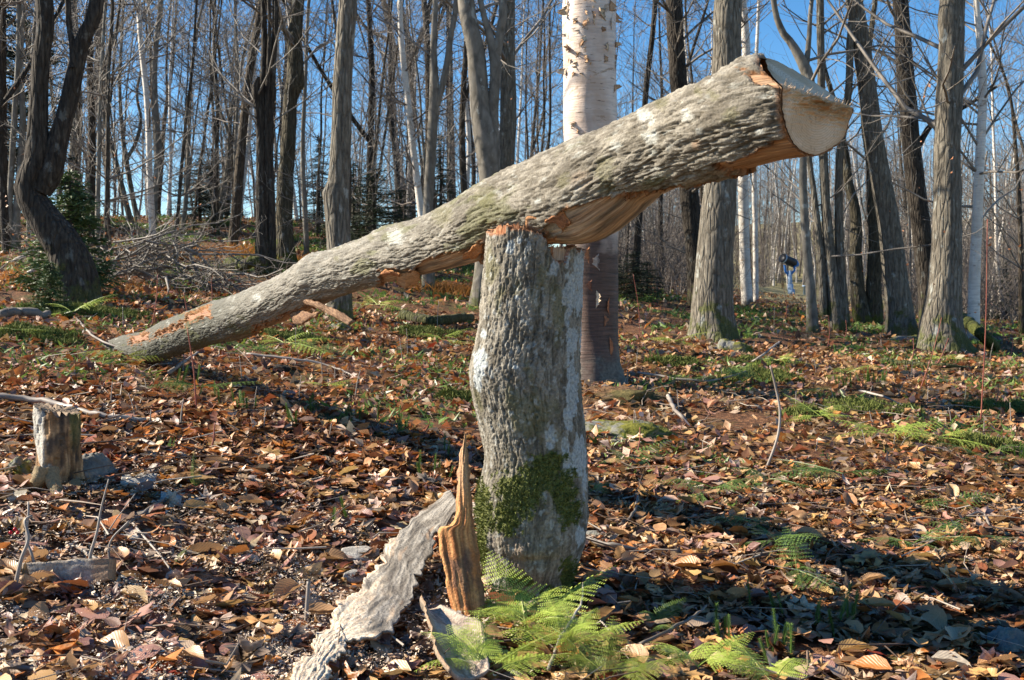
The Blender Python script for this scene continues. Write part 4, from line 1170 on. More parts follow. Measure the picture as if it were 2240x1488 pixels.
T('tree_clump', 'cluster of dark close-set trunks with a broken side stub, left of the mossy tree', 'tree',
  [[(577, 605, 40), (574, 500, 30), (572, 400, 24), (572, 250, 20), (578, 120, 14), (577, 0, 13)], [(594, 600, 24), (594, 450, 17), (590, 300, 15), (598, 130, 14), (603, 0, 13)], [(572, 330, 12), (563, 240, 14), (560, 185, 18), (566, 168, 6)], [(586, 480, 12), (584, 250, 11), (589, 100, 9), (588, 0, 8)]], 'bark_dark', 13, 22, 0.15)
T('mossy_tree', 'knobbly dark mossy tree with a swelling high on its trunk', 'tree', [[(626, 578, 50), (622, 500, 38), (624, 400, 34), (632, 300, 32), (636, 215, 30), (645, 185, 40), (646, 160, 36), (645, 80, 30), (652, 0, 26)], [(640, 110, 12), (610, 40, 10), (585, 0, 8)]], 'bark_mossy', 12, 18, 0.3, rough=0.12)
T('bare_tree', 'thin pale stem standing just right of the knobbly mossy tree', 'tree', [[(672, 562, 13), (668, 480, 12), (662, 330, 10), (668, 180, 8), (676, 0, 7)]], 'bark_smooth', 11, 14, 0.2)
T('maple_tree', 'straight grey maple with a bulge at mid height, rising behind the middle of the log', 'tree', [[(742, 704, 64), (742, 640, 54), (742, 540, 52), (737, 450, 54), (733, 430, 60), (741, 400, 48), (746, 300, 44), (749, 180, 42), (757, 60, 40), (762, 0, 39)]], 'bark_grey', 14, 12, 0.2, k=28, rough=0.07, limb_from=0.45)
T('bare_tree', 'slender crooked dark tree right of the tall grey maple', 'tree', [[(884, 498, 24), (880, 430, 20), (864, 310, 15), (858, 200, 14), (856, 90, 12), (838, 0, 10)]], 'bark_brown', 12, 18, 0.2)
T('bare_tree', 'tree forking into a crown of dark limbs at the top, behind the log middle', 'tree', [[(900, 500, 24), (898, 400, 21), (900, 250, 20), (898, 130, 24), (890, 70, 12), (872, 0, 9)], [(900, 140, 14), (930, 60, 11), (975, 0, 9)], [(896, 150, 12), (850, 90, 9), (800, 60, 7), (760, -5, 6)]], 'bark_brown', 12, 22, 0.2)
T('bare_tree', 'pale-edged tree splitting into two stems beside the forking dark tree', 'tree', [[(938, 640, 34), (936, 560, 26), (936, 460, 22), (944, 320, 22), (950, 210, 22), (948, 100, 14), (952, 0, 12)], [(956, 230, 15), (974, 160, 14), (986, 80, 12), (998, 0, 11)]], 'bark_smooth', 13, 16, 0.15)
T('bare_tree', 'dark straight trunk left of the thin peeling birch', 'tree', [[(988, 520, 24), (987, 400, 20), (984, 200, 15), (982, 0, 12)]], 'bark_dark', 12, 16, 0.2)
T('birch_tree', 'thin peeling birch between the dark trunk and the twin grey tree', 'tree', [[(1020, 560, 12), (1020, 440, 10), (1026, 320, 10), (1018, 200, 9), (1020, 90, 8), (1024, 0, 7)]], 'birch_small', 12, 18, 0.1)
T('twin_tree', 'smooth grey twin-stemmed tree splitting wide above the log', 'tree', [[(1048, 668, 46), (1062, 560, 42), (1070, 400, 42), (1066, 320, 52), (1050, 230, 44), (1040, 110, 38), (1020, 0, 36)], [(1082, 340, 28), (1078, 250, 24), (1084, 140, 24), (1066, 60, 16), (1050, 0, 12)], [(1086, 120, 20), (1096, 60, 18), (1100, 0, 18)]], 'bark_smooth', 14, 16, 0.2, rough=0.1, k=24)
T('bare_tree', 'rough brown-grey trunk just right of the twin grey tree', 'tree', [[(1100, 640, 44), (1104, 480, 38), (1104, 380, 38), (1112, 260, 36), (1110, 120, 34), (1110, 0, 33)]], 'bark_grey', 13, 12, 0.2, rough=0.1)
# right side
T('pine_tree', 'dark leaning trunk with fine side twigs between the big birch and the grey tree', 'tree', [[(1530, 668, 52), (1522, 560, 42), (1508, 430, 40), (1492, 260, 38), (1480, 120, 37), (1474, 0, 36)]], 'bark_dark', 14, 30, 0.15, limb_from=0.2, twig='twig_dark', llen=2.2, up=0.0)
gt, gc, gd = T('maple_tree', 'large grey ridged tree with spreading mossy roots right of the birch', 'tree', [[(1558, 742, 112), (1558, 700, 92), (1560, 640, 86), (1564, 560, 80), (1574, 430, 72), (1584, 300, 66), (1590, 130, 62), (1593, 0, 60)]], 'bark_grey', 14, 14, 0.35, k=36, rough=0.04, limb_from=0.5, seed=2)
T('birch_tree', 'white birch standing alone right of the large grey tree', 'tree', [[(1636, 668, 26), (1630, 580, 23), (1626, 400, 22), (1632, 250, 20), (1632, 100, 18), (1624, 0, 17)]], 'birch_small', 13, 14, 0.2, k=20, limb_from=0.5)
T('birch_tree', 'thin white birch close behind the solitary white birch', 'tree', [[(1654, 662, 12), (1652, 500, 11), (1650, 400, 10), (1652, 200, 8), (1660, 0, 7)]], 'birch_small', 12, 16, 0.1)
T('bare_tree', 'silvery wavy trunk below the sawn end of the log', 'tree', [[(1778, 728, 30), (1774, 650, 22), (1766, 560, 19), (1758, 440, 17), (1757, 350, 16), (1766, 240, 20), (1768, 170, 26), (1735, 100, 18), (1712, 70, 15), (1692, 0, 12)], [(1762, 165, 14), (1770, 80, 11), (1776, 0, 9)]], 'bark_smooth', 12, 18, 0.1)
T('tree_clump', 'group of three slim stems right of the silvery wavy trunk', 'tree', [[(1834, 722, 42), (1822, 620, 28), (1812, 520, 23), (1804, 400, 20), (1798, 250, 18), (1796, 120, 16), (1794, 0, 16)], [(1848, 715, 26), (1840, 600, 22), (1835, 480, 19), (1838, 330, 17), (1856, 200, 16), (1860, 90, 15), (1866, 0, 12)], [(1802, 690, 18), (1796, 560, 16), (1780, 420, 13), (1770, 340, 12), (1768, 200, 10)]], 'bark_grey', 13, 20, 0.12)
T('tree_clump', 'gnarled mossy pair of trunks before the tall leaning tree', 'tree', [[(1888, 712, 52), (1878, 640, 30), (1872, 560, 28), (1872, 470, 22), (1856, 400, 20), (1848, 330, 16), (1830, 240, 12), (1800, 130, 9), (1790, 0, 7)], [(1912, 708, 38), (1912, 620, 34), (1916, 540, 32), (1908, 440, 22), (1904, 350, 20), (1890, 250, 15), (1900, 120, 12), (1915, 0, 10)]], 'bark_mossy', 12, 20, 0.2, rough=0.16)
T('leaning_tree', 'tall grey tree leaning left, in front of the right-hand group', 'tree', [[(1975, 738, 74), (1968, 680, 58), (1958, 600, 52), (1946, 500, 47), (1928, 400, 43), (1908, 280, 40), (1892, 150, 38), (1880, 70, 36), (1868, 0, 35)]], 'bark_grey', 14, 14, 0.25, k=26, limb_from=0.45)
T('leaning_tree', 'dark tree leaning left behind the thick ridged trunk', 'tree', [[(2036, 720, 50), (2032, 640, 46), (2018, 520, 42), (2002, 400, 40), (1990, 270, 36), (1984, 210, 40), (1976, 100, 34), (1970, 0, 33)], [(2004, 330, 14), (2040, 270, 12), (2100, 240, 9), (2180, 190, 6)]], 'bark_dark', 14, 22, 0.15, k=24)
rt, rc, rd_ = T('maple_tree', 'thick ridged grey-brown tree with a mossy foot, just left of the right-hand white birch', 'tree', [[(2062, 766, 122), (2060, 735, 98), (2062, 680, 80), (2068, 600, 68), (2072, 480, 60), (2072, 330, 56), (2078, 180, 54), (2082, 80, 52), (2084, 0, 52)]], 'bark_grey', 14, 18, 0.3, k=34, rough=0.07, limb_from=0.3)
T('birch_tree', 'tall white birch near the right edge', 'tree', [[(2130, 745, 32), (2130, 700, 26), (2132, 600, 24), (2138, 470, 22), (2144, 330, 20), (2150, 200, 18), (2144, 100, 15), (2136, 0, 12)]], 'birch_small', 12, 22, 0.25, k=20, limb_from=0.25)
T('bare_tree', 'thin twiggy tree at the right edge beyond the white birch', 'tree', [[(2236, 730, 14), (2232, 500, 10), (2222, 330, 8), (2205, 190, 6), (2150, 60, 4), (2140, 0, 3)]], 'bark_brown', 10, 24, 0.1, limb_from=0.15)
T('bare_tree', 'slender pale stem in front of the distant woods right of the thick ridged tree', 'tree', [[(2108, 690, 9), (2102, 600, 8), (2108, 520, 7), (2140, 430, 6), (2160, 330, 4)]], 'bark_smooth', 8, 14, 0.1, limb_from=0.2)

# ---- woodland variants, copied one by one
def proto(kind, seed):
    rr = random.Random(seed); R_.seed(seed)
    H = rr.uniform(11, 15) if kind != 'thin' else rr.uniform(8, 11)
    r0 = {'broad': 0.10, 'thin': 0.045, 'birch': 0.07}[kind] * rr.uniform(0.8, 1.25)
    n = 9; pts = [np.array([0, 0, -0.3])]
    d = unit(np.array([rr.gauss(0, .07), rr.gauss(0, .07), 1]))
    for i in range(n):
        d = unit(d + np.array([rr.gauss(0, .06), rr.gauss(0, .06), 0.3])); pts.append(pts[-1] + d * H / n)
    pts = np.array(pts); rad = r0 * np.linspace(1, 0.12, n + 1) ** 0.8
    b = Bag(); c, r = stem_mesh(b, pts, rad, 9, 0.08, 0.2, seed=seed, step=0.3)
    if kind == 'broad' and rr.random() < 0.7:
        k = rr.randrange(2, 5); dd = unit(np.array([rr.gauss(0, 1), rr.gauss(0, 1), 2.2])); q = [pts[k]]
        for i in range(6): dd = unit(dd + np.array([rr.gauss(0, .1), rr.gauss(0, .1), 0.2])); q.append(q[-1] + dd * 1.2)
        c2, r2 = stem_mesh(b, np.array(q), np.linspace(rad[k] * .75, .015, 7), 8, 0.08, seed=seed + 3, step=0.3)
        c = np.concatenate([c, c2]); r = np.concatenate([r, r2])
    tm = b.mesh('trunk_mesh', M[{'broad': rr.choice(['bark_grey', 'bark_brown', 'bark_dark', 'bark_smooth']), 'thin': rr.choice(['bark_smooth', 'bark_brown']), 'birch': 'birch_small'}[kind]])
    b = Bag()
    for j in range(34 if kind != 'thin' else 26):
        k = rr.randrange(int(len(c) * 0.14), len(c) - 1); az = rr.uniform(0, 6.28); el = rr.uniform(0.0, 1.0)
        branch(b, c[k], (math.cos(az), math.sin(az), el), rr.uniform(0.9, 2.6), min(r[k] * .4, 0.018), 0, 2, (5, 5), 0.3, 0.18, 4, None, 0.0034)
    cm = b.mesh('crown_mesh', M['twig_far' if rr.random() < 0.7 else 'twig'])
    return tm, cm
PROT = {'broad': [proto('broad', s) for s in range(40, 47)], 'thin': [proto('thin', s) for s in range(60, 64)], 'birch': [proto('birch', s) for s in range(80, 83)]}
R_.seed(77)
placed = []
ZL = [(20, 'beyond the left edge'), (95, 'between the left edge and the crooked tree'), (230, 'behind the crooked double tree'), (340, 'over the left half of the brush pile'), (480, 'over the right half of the brush pile'),
      (565, 'just left of the dark trunk cluster'), (700, 'behind the knobbly mossy tree'), (790, 'behind the tall grey maple'), (880, 'right of the tall grey maple'), (1000, 'behind the forking dark tree'), (1130, 'behind the twin grey tree'), (1240, 'left of the big birch'),
      (1350, 'behind the big birch'), (1490, 'right of the big birch'), (1620, 'behind the large grey tree'), (1700, 'around the solitary white birch'), (1780, 'around the snow gun'), (1860, 'behind the three slim stems'), (1950, 'behind the gnarled mossy pair'),
      (2110, 'behind the leaning trees'), (2170, 'behind the right-hand white birch'), (9999, 'by the right edge')]
def place_far(kind, x, y, label, group, sc=1.0):
    tm, cm = R_.choice(PROT[kind])
    pxx = 1120 + F * x / y
    zone = [t for a, t in ZL if pxx < a][0]
    tone = {'bark_grey': 'grey', 'bark_brown': 'brown', 'bark_dark': 'dark', 'bark_smooth': 'smooth grey', 'birch_small': 'white'}[tm.materials[0].name if tm.materials[0].name in M else 'birch_small']
    dep = ('nearer' if y < 22 else ('crest-line' if y < 34 else 'far')) if pxx < 1250 else ('nearer' if y < 48 else ('mid-distance' if y < 64 else 'far'))
    label = f"{dep} {'stout ' if sc > 1.0 and kind == 'broad' else ''}{tone} {dict(broad='bare tree', thin='thin pole tree', birch='birch')[kind]} {zone}"
    z = float(gz(x, y))
    r = thing({'broad': 'bare_tree', 'thin': 'young_tree', 'birch': 'birch_tree'}[kind], (x, y, z), label, 'tree', group, R_.uniform(0, 6.28))
    r.scale = (sc, sc, sc * R_.uniform(0.9, 1.1))
    put('trunk', tm, r); put('crown', cm, r)
keep_clear = [(1725, 60)]
n_ = 0
tries = 0
while n_ < 95 and tries < 6000:
    tries += 1
    px = R_.uniform(-200, 1236); d = 15.5 + 34 * R_.random() ** 0.8
    if d < 22 and 380 < px < 700 and R_.random() < 0.5: continue
    x = (px - 1120) / F * d
    if any((x - a) ** 2 + (d - b2) ** 2 < (0.9 + 0.012 * d) ** 2 for a, b2 in placed): continue
    placed.append((x, d)); n_ += 1
    k = R_.choices(['broad', 'thin', 'birch'], [0.28, 0.64, 0.08])[0]
    place_far(k, x, d, {'broad': 'bare grey-brown tree in the crowd on the left hillside', 'thin': 'thin bare pole tree in the crowd on the left hillside', 'birch': 'pale birch among the bare trees on the left hillside'}[k], 'trees on the left hillside', R_.uniform(0.8, 1.1))
n_ = 0; tries = 0
while n_ < 185 and tries < 6000:
    tries += 1
    px = R_.uniform(1245, 2400); d = 22 + 62 * R_.random()
    if 1570 < px < 1960 and d < 52: continue
    if px > 1960 and d < 26: continue
    if abs(px - 1727) < 26 and d < 60: continue
    x = (px - 1120) / F * d
    if any((x - a) ** 2 + (d - b2) ** 2 < 1.2 for a, b2 in placed): continue
    placed.append((x, d)); n_ += 1
    k = R_.choices(['broad', 'thin', 'birch'], [0.22, 0.52, 0.26])[0]
    place_far(k, x, d, {'broad': 'bare tree in the woods beyond the right-hand trunks', 'thin': 'thin bare pole tree in the woods beyond the right-hand trunks', 'birch': 'thin white birch in the woods beyond the right-hand trunks'}[k], 'trees beyond the right-hand trunks', R_.uniform(0.62, 0.85) * (0.75 + 0.3 * (d > 55) + 0.35 * (d < 38)))
# far wood that reads as one mass
b = Bag(); b2 = Bag(); r9 = random.Random(5); R_.seed(9)
for i in range(900):
    px = r9.uniform(-450, 2750); left = px < 1250
    if left and i % 6: continue
    d = r9.uniform(48, 80) if left else r9.uniform(62, 135)
    x = (px - 1120) / F * d; z = float(gz(x, d)); H = r9.uniform(7.5, 12.5) if left else r9.uniform(7.5, 12.5) * d / 90
    p0 = np.array([x, d, z - 0.3]); lean_ = np.array([r9.gauss(0, .05), 0, 1])
    p = [p0 + lean_ * H * f + np.array([r9.gauss(0, .12), r9.gauss(0, .12), 0]) * (f > 0) for f in np.linspace(0, 1, 5)]
    birchy = r9.random() < 0.3
    tube(b, p, np.linspace(r9.uniform(.05, .12), .015, 5), 5, (0.55, 0.52, 0.48) if birchy else r9.choice([(0.20, 0.17, 0.15), (0.15, 0.12, 0.10), (0.28, 0.25, 0.22)]))
    for j in range(26):
        f = r9.uniform(0.12, 1); q = p0 + lean_ * H * f; az = r9.uniform(0, 6.28)
        dv = np.array([math.cos(az), math.sin(az), r9.uniform(0.3, 1.3)])
        ln = r9.uniform(.7, 2.2)
        tube(b2, [q, q + dv * ln * .5 + rv(.06), q + dv * ln + rv(.12)], [0.014, 0.009, 0.004], 3)
        for jj in range(3):
            q2 = q + dv * ln * r9.uniform(.3, .9); dd = unit(dv + rv(.6)) * ln * .5
            tube(b2, [q2, q2 + dd], [0.008, 0.004], 3)
b.make('far_woods', M['chip'], None, 'stuff')['label'] = 'mass of far bare trunks beyond the clearing and the hill'
bpy.data.objects['far_woods']['category'] = 'woods'
o = b2.make('far_twigs', M['twig_far'], None, 'stuff'); tag(o, 'haze of far bare twigs above the distant trunks', 'twigs')

# understorey brush on the far right bank and below the right-hand trunks
b = Bag(); R_.seed(31)
for i in range(900):
    px = R_.uniform(1330, 2500); d = R_.uniform(24, 62)
    if px < 1960 and px > 1560 and d < 50 and R_.random() < 0.93: continue
    if 1685 < px < 1775 and d < 62: continue
    x = (px - 1120) / F * d; p = np.array([x, d, float(gz(x, d))])
    for j in range(3):
        branch(b, p, (R_.gauss(0, .35), R_.gauss(0, .35), 1), R_.uniform(0.8, 3.2), 0.012, 0, 1, (6,), 0.3, 0.2, 3, None, 0.004)
o = b.make('brushwood', M['twig_far'], None, 'stuff'); tag(o, 'brown leafless brushwood beneath the far trees', 'brush')

# ---- evergreens
def spruce_mesh(seed, H, W, tiers, per, dens):
    rr = np.random.default_rng(seed); b = Bag(); t = Bag()
    tube(t, [[0, 0, -0.2], [0, 0, H * .5], [0, 0, H]], [0.02 * H * .9, 0.012 * H, 0.01], 8, (0.06, 0.05, 0.04))
    V = []
    for i in range(tiers):
        f = (i + rr.uniform(0, .6)) / tiers; z = H * (0.08 + 0.9 * f); L = W * (1 - f) ** 0.8 * rr.uniform(.7, 1.15) + 0.08
        for j in range(per):
            z = H * min(.97, max(.04, 0.08 + 0.9 * f + rr.normal(0, .5 / tiers)))
            az = rr.uniform(0, 6.283); dv = np.array([math.cos(az), math.sin(az), 0])
            n = max(3, int(L * dens))
            s = np.linspace(0.12, 1, n)[:, None] * L
            sag = -0.22 * s + 0.10 * s ** 2 / max(L, .3) 
            c = dv * s + np.array([0, 0, 1]) * (z + sag)
            tube(t, [c[0] * [0.2, 0.2, 1], c[n // 2], c[-1]], [0.018, 0.01, 0.004], 3, (0.06, 0.05, 0.04))
            m = 7
            cc = np.repeat(c, m, 0) + rr.normal(size=(n * m, 3)) * [0.05, 0.05, 0.03] * (0.6 + L * .4)
            sd_ = np.cross(dv, [0, 0, 1.0]); dirs = dv[None] * rr.uniform(.2, 1, (n * m, 1)) + sd_[None] * rr.uniform(-1, 1, (n * m, 1)) + np.array([0, 0, 1]) * rr.uniform(-.5, .35, (n * m, 1))
            ln = rr.uniform(.08, .20, (n * m, 1)) * (0.6 + 0.3 * L)
            wv_ = np.cross(dirs, rr.normal(size=(n * m, 3))); wv_ /= np.linalg.norm(wv_, axis=1)[:, None]
            V.append(np.stack([cc - wv_ * .014, cc + wv_ * .014, cc + dirs * ln], 1).reshape(-1, 3))
    V = np.concatenate(V)
    return t.mesh('spruce_trunk', M['chip']), mesh('spruce_needles', V, None, np.arange(len(V)).reshape(-1, 3), M['needles'], smooth=False)
SPR = [spruce_mesh(s, h, w_, ti, 9, 11) for s, h, w_, ti in [(1, 6.0, 1.5, 24), (2, 4.2, 1.3, 18), (3, 7.5, 1.6, 28)]]
def spruce(px, py, h, label, k, d=None):
    p = hit(px, py) if d is None else np.array([(px - 1120) / F * d, d, 0.]);  p[2] = float(gz(p[0], p[1]))
    r = thing('spruce_tree', tuple(p), label, 'spruce'); tm, nm = SPR[k]; s = h / [6.0, 4.2, 7.5][k]
    wd = 2.2 if h < 1 else (1.7 if h < 2.2 else 1.0)
    r.scale = (s * wd, s * wd, s); r.rotation_euler = (0, 0, R_.uniform(0, 6)); put('trunk', tm, r); put('needles', nm, r)
for a in [(820, 500, 1.9, 'broad dark spruce behind the log, right of the tall grey maple', 1, 20), (775, 500, 2.0, 'dark spruce directly behind the tall grey maple', 0, 23), (875, 500, 1.6, 'low dark spruce right of the broad spruce behind the log', 1, 25),
          (440, 500, 1.7, 'dark spruce on the crest over the right half of the brush pile', 1, 29), (468, 500, 2.1, 'narrow dark spruce beside the crest spruce', 0, 31), (700, 500, 2.5, 'tall dark spruce between the mossy tree and the grey maple', 2, 27),
          (965, 500, 3.2, 'tall thin-needled evergreen behind the pale-edged tree', 2, 30), (1385, 640, .95, 'low black-green spruce bush right of the big birch', 1, 21), (1350, 640, .8, 'low dark evergreen touching the right side of the big birch', 0, 22),
          (1415, 640, .75, 'smallest dark spruce bush, right of the big birch', 1, 23), (2200, 700, 1.8, 'dim evergreen in the brushwood near the right edge', 0, 30), (10, 500, 9.0, 'tall evergreen at the left edge behind the dark trunk', 2, 26)]:
    spruce(*a)
yt, yn = spruce_mesh(9, 1.6, .55, 14, 8, 22)
yn.materials.clear(); yn.materials.append(M['needles_young'])
p = hit(150, 590); p = np.array([(158 - 1120) / F * 11.6, 11.6, 0]); p[2] = float(gz(p[0], p[1]))
r = thing('spruce_tree', tuple(p), 'small sunlit green spruce beside the crooked double tree', 'spruce'); put('trunk', yt, r); put('needles', yn, r); r.scale = (.82,) * 3
p = np.array([(112 - 1120) / F * 9.6, 9.6, 0]); p[2] = float(gz(p[0], p[1]))
r = thing('spruce_tree', tuple(p), 'tiny green spruce at the foot of the crooked double tree', 'spruce'); put('trunk', yt, r); put('needles', yn, r); r.scale = (.3,) * 3

# ---- brush pile
R_.seed(51)
bp = hit(385, 622); 
root = thing('brush_pile', tuple(bp), 'tangled heap of dead grey branches at the foot of the crooked tree', 'brush pile')
pm = []
for i in range(9):
    b = Bag(); branch(b, np.zeros(3), (1, R_.gauss(0, .15), 0.02), R_.uniform(1.3, 2.3), R_.uniform(.012, .028), 0, 2, (6, 3), 0.05, 0.26, 6, None, 0.0025)
    pm.append(b.mesh('branch_mesh', M['twig_dark' if i % 3 else 'twig']))
for i in range(110):
    f = R_.betavariate(1.3, 1.5); px = 190 + 350 * f
    q = np.array([(px - 1120) / F * bp[1], bp[1] + R_.uniform(-.9, .9), 0]); q[2] = float(gz(q[0], q[1]))
    hh = 0.62 * math.sin(math.pi * min(1, f * .9 + .12)) * R_.random()
    o = put('branch', pm[i % 9], root, loc=tuple(q - bp + np.array([0, 0, hh])), rot=(R_.uniform(-3, 3), R_.gauss(0, .3), R_.choice([0, math.pi]) + R_.gauss(0, .55)), scale=R_.uniform(.35, .85))
# ------------------------------------------------------------------ snow gun on the grassy bank
R_.seed(91)
def snow_gun():
    D = 44.0
    p = P(1727, 640, D); p[2] = float(gz(p[0], p[1]))
    root = thing('snow_gun', tuple(p), 'blue snow gun with a dark tilted barrel standing on the grassy bank', 'snow gun')
    s = D / F
    def q(px, py, dy=0.0): return P(px, py, D + dy) - p
    b = Bag(); tube(b, [q(1730, 642), q(1727, 592)], [5 * s, 4.5 * s], 12, cap=True); b.make('post', M['gun_light'], root)
    b = Bag(); tube(b, [q(1731, 645), q(1731, 634), q(1729, 634.1), q(1729, 622)], [8 * s, 8 * s, 6.5 * s, 6.5 * s], 12, cap=True); b.make('base_box', M['gun_light'], root)
    b = Bag(); tube(b, [q(1726, 604), q(1718, 594), q(1716, 580)], [2.6 * s] * 3, 8, cap=True); tube(b, [q(1728, 602), q(1738, 592), q(1738, 576)], [2.6 * s] * 3, 8, cap=True)
    b.make('yoke', M['gun_blue'], root)
    a, e = q(1739, 577, 0.15), q(1713, 565, -0.25)
    b = Bag(); tube(b, [a + (e - a) * f for f in (0, .12, .5, .88, 1.0)], [7.5 * s, 10 * s, 9.5 * s, 9 * s, 10 * s], 20, cap=True); b.make('barrel', M['gun_dark'], root)
    b = Bag(); tube(b, [a + (e - a) * f for f in (.96, 1.04)], [10.4 * s, 10.4 * s], 20); b.make('nozzle_ring', M['gun_light'], root)
    b = Bag(); tube(b, [a + (e - a) * f for f in (-.22, -.02, .1)], [5 * s, 8.5 * s, 9.9 * s], 16, cap=True); b.make('motor_housing', M['gun_blue'], root)
snow_gun()
p = P(1760, 642, 46); p[2] = float(gz(p[0], p[1]))
b = Bag(); tube(b, [[0, 0, -.1], [0, 0, .35], [0, 0, .36], [0, 0, .42]], [.06, .06, .1, .1], 10, cap=True)
o = b.make('hydrant', M['gun_light']); o.location = p; tag(o, 'small pale blue hydrant on the bank just right of the snow gun', 'hydrant')

# ------------------------------------------------------------------ rocks
def rock(name, px, py, sx, sy, sz, mossy, label, seed, n=40, sink=0.35):
    c = hit(px, py)
    th = np.linspace(0, math.pi, n); ph = np.linspace(0, 2 * math.pi, n * 2, endpoint=False)
    v = np.stack([np.sin(th)[:, None] * np.cos(ph), np.sin(th)[:, None] * np.sin(ph), np.cos(th)[:, None] + 0 * ph], -1)
    v = np.sign(v) * np.abs(v) ** 0.8
    r = 1 + 0.28 * fbm(v * 1.3 + seed, 4) + 0.05 * fbm(v * 7 + seed, 3)
    w = v * r[..., None] * np.array([sx, sy, sz])
    o = mk(name, w.reshape(-1, 3), gridq(n, n * 2, True), mat=M['rock'], col=np.tile((mossy, 0, 0), (n * n * 2, 1)))
    o.location = (c[0], c[1], c[2] - sz * sink)
    return tag(o, label, 'rock')
rock('mossy_rock', 1350, 950, .33, .28, .115, 1.0, 'flat moss-covered rock right of the stump, behind its lichen side', 3)
rock('rock', 2222, 1425, .085, .09, .085, 0.25, 'rough pitted grey rock in the bottom right corner', 8, sink=.25)
rock('rock', 1600, 768, .22, .22, .16, 1.0, 'mossy root hump at the right foot of the large grey tree', 12)
rock('rock', 200, 1045, .085, .07, .10, 0.1, 'dark grey stone leaning on the right side of the old stub', 15, sink=.1)
rock('rock', 45, 1040, .05, .05, .07, 1.0, 'small green mossy stone left of the old stub', 17, sink=.1)
rock('mossy_rock', 1010, 712, .18, .16, .10, 1.0, 'mossy hump under the log, left of the stump', 19)
rock('rock', 605, 812, .09, .08, .055, 0.0, 'dark hollow stub end lying in leaves below the log', 23, sink=0.2)
bpy.data.objects['rock.004'].data.materials[0] = plain('charred_wood', (0.012, 0.010, 0.009), 0.9) if 'rock.004' in bpy.data.objects else M['rock']
rock('mossy_rock', 742, 722, .13, .12, .09, 1.0, 'green mossy foot hump of the tall grey maple', 27)
rock('mossy_rock', 2000, 745, .30, .2, .10, 1.0, 'mossy mound between the two big trees at right', 29)
rock('rock', 1300, 1175, .07, .05, .035, 0.2, 'grey stone at the right foot of the stump', 33)
# leaf-strewn mound of roots at the birch's foot
rock('root_mound', 1330, 870, .42, .30, .13, 0.15, 'dark earthy root mound at the foot of the big birch', 37, sink=.45)
bpy.data.objects['root_mound'].data.materials[0] = M['ground']

def moss_patch(px, py, rx, ry, label, seed, m='moss', h=0.055):
    c = hit(px, py); rr = np.random.default_rng(seed)
    n = int(2600 * rx * ry / 0.06) + 300
    rx *= 1.25; ry *= 1.3; n = int(n * 3.2)
    a = rr.uniform(0, 6.283, n); q = np.sqrt(rr.uniform(0, 1, n)) * 1.25
    x = np.cos(a) * q * rx; y = np.sin(a) * q * ry
    X, Y = c[0] + x, c[1] + y
    hum = 1 - q ** 2 + 0.9 * fbm(np.stack([X * 5, Y * 5, 0 * X + seed], -1), 4)
    k_ = hum > 0.12; x, y, X, Y, hum = x[k_], y[k_], X[k_], Y[k_], hum[k_]; n = len(x)
    z = gz(X, Y) - c[2] + h * np.clip(hum, 0, 1.2) + .012
    P0 = np.stack([x, y, z], -1)
    d = rr.normal(size=(n, 3)) * .6 + [0, 0, 1]; d *= rr.uniform(.008, .026, (n, 1))
    s_ = rr.normal(size=(n, 3)); s_ /= np.linalg.norm(s_, axis=1)[:, None]; s_ *= 0.007
    V = np.stack([P0 - s_, P0 + s_, P0 + d], 1).reshape(-1, 3)
    b = Bag(); b.add(V, None, np.arange(len(V)).reshape(-1, 3))
    o = b.make('moss_patch', M[m], None, 'stuff', False); o.location = c; tag(o, label, 'moss')
for i, (x, y, rx, ry, l) in enumerate([(1660, 832, .34, .30, 'deep green moss band in shade beyond the tall bent stem'), (1900, 905, .30, .22, 'moss strip running right from the shaded band'), (1650, 800, .2, .12, 'pale mossy tuft above the shaded moss band'),
        (2150, 985, .22, .14, 'moss among ferns at the right'), (1760, 915, .2, .1, 'small moss cushion in the right middle leaves'), (940, 735, .3, .18, 'moss patch under the log left of the stump'), (1000, 880, .16, .08, 'yellow moss beside the stump, left side'),
        (620, 745, .3, .2, 'green moss below the middle of the log'), (2190, 900, .25, .15, 'moss patch near the right edge'), (1470, 800, .22, .16, 'mossy spot before the large grey tree'), (180, 690, .5, .3, 'moss patch on the left bank'), (60, 740, .3, .2, 'yellow green moss at the left edge')]):
    moss_patch(x, y, rx, ry, l, i + 3)

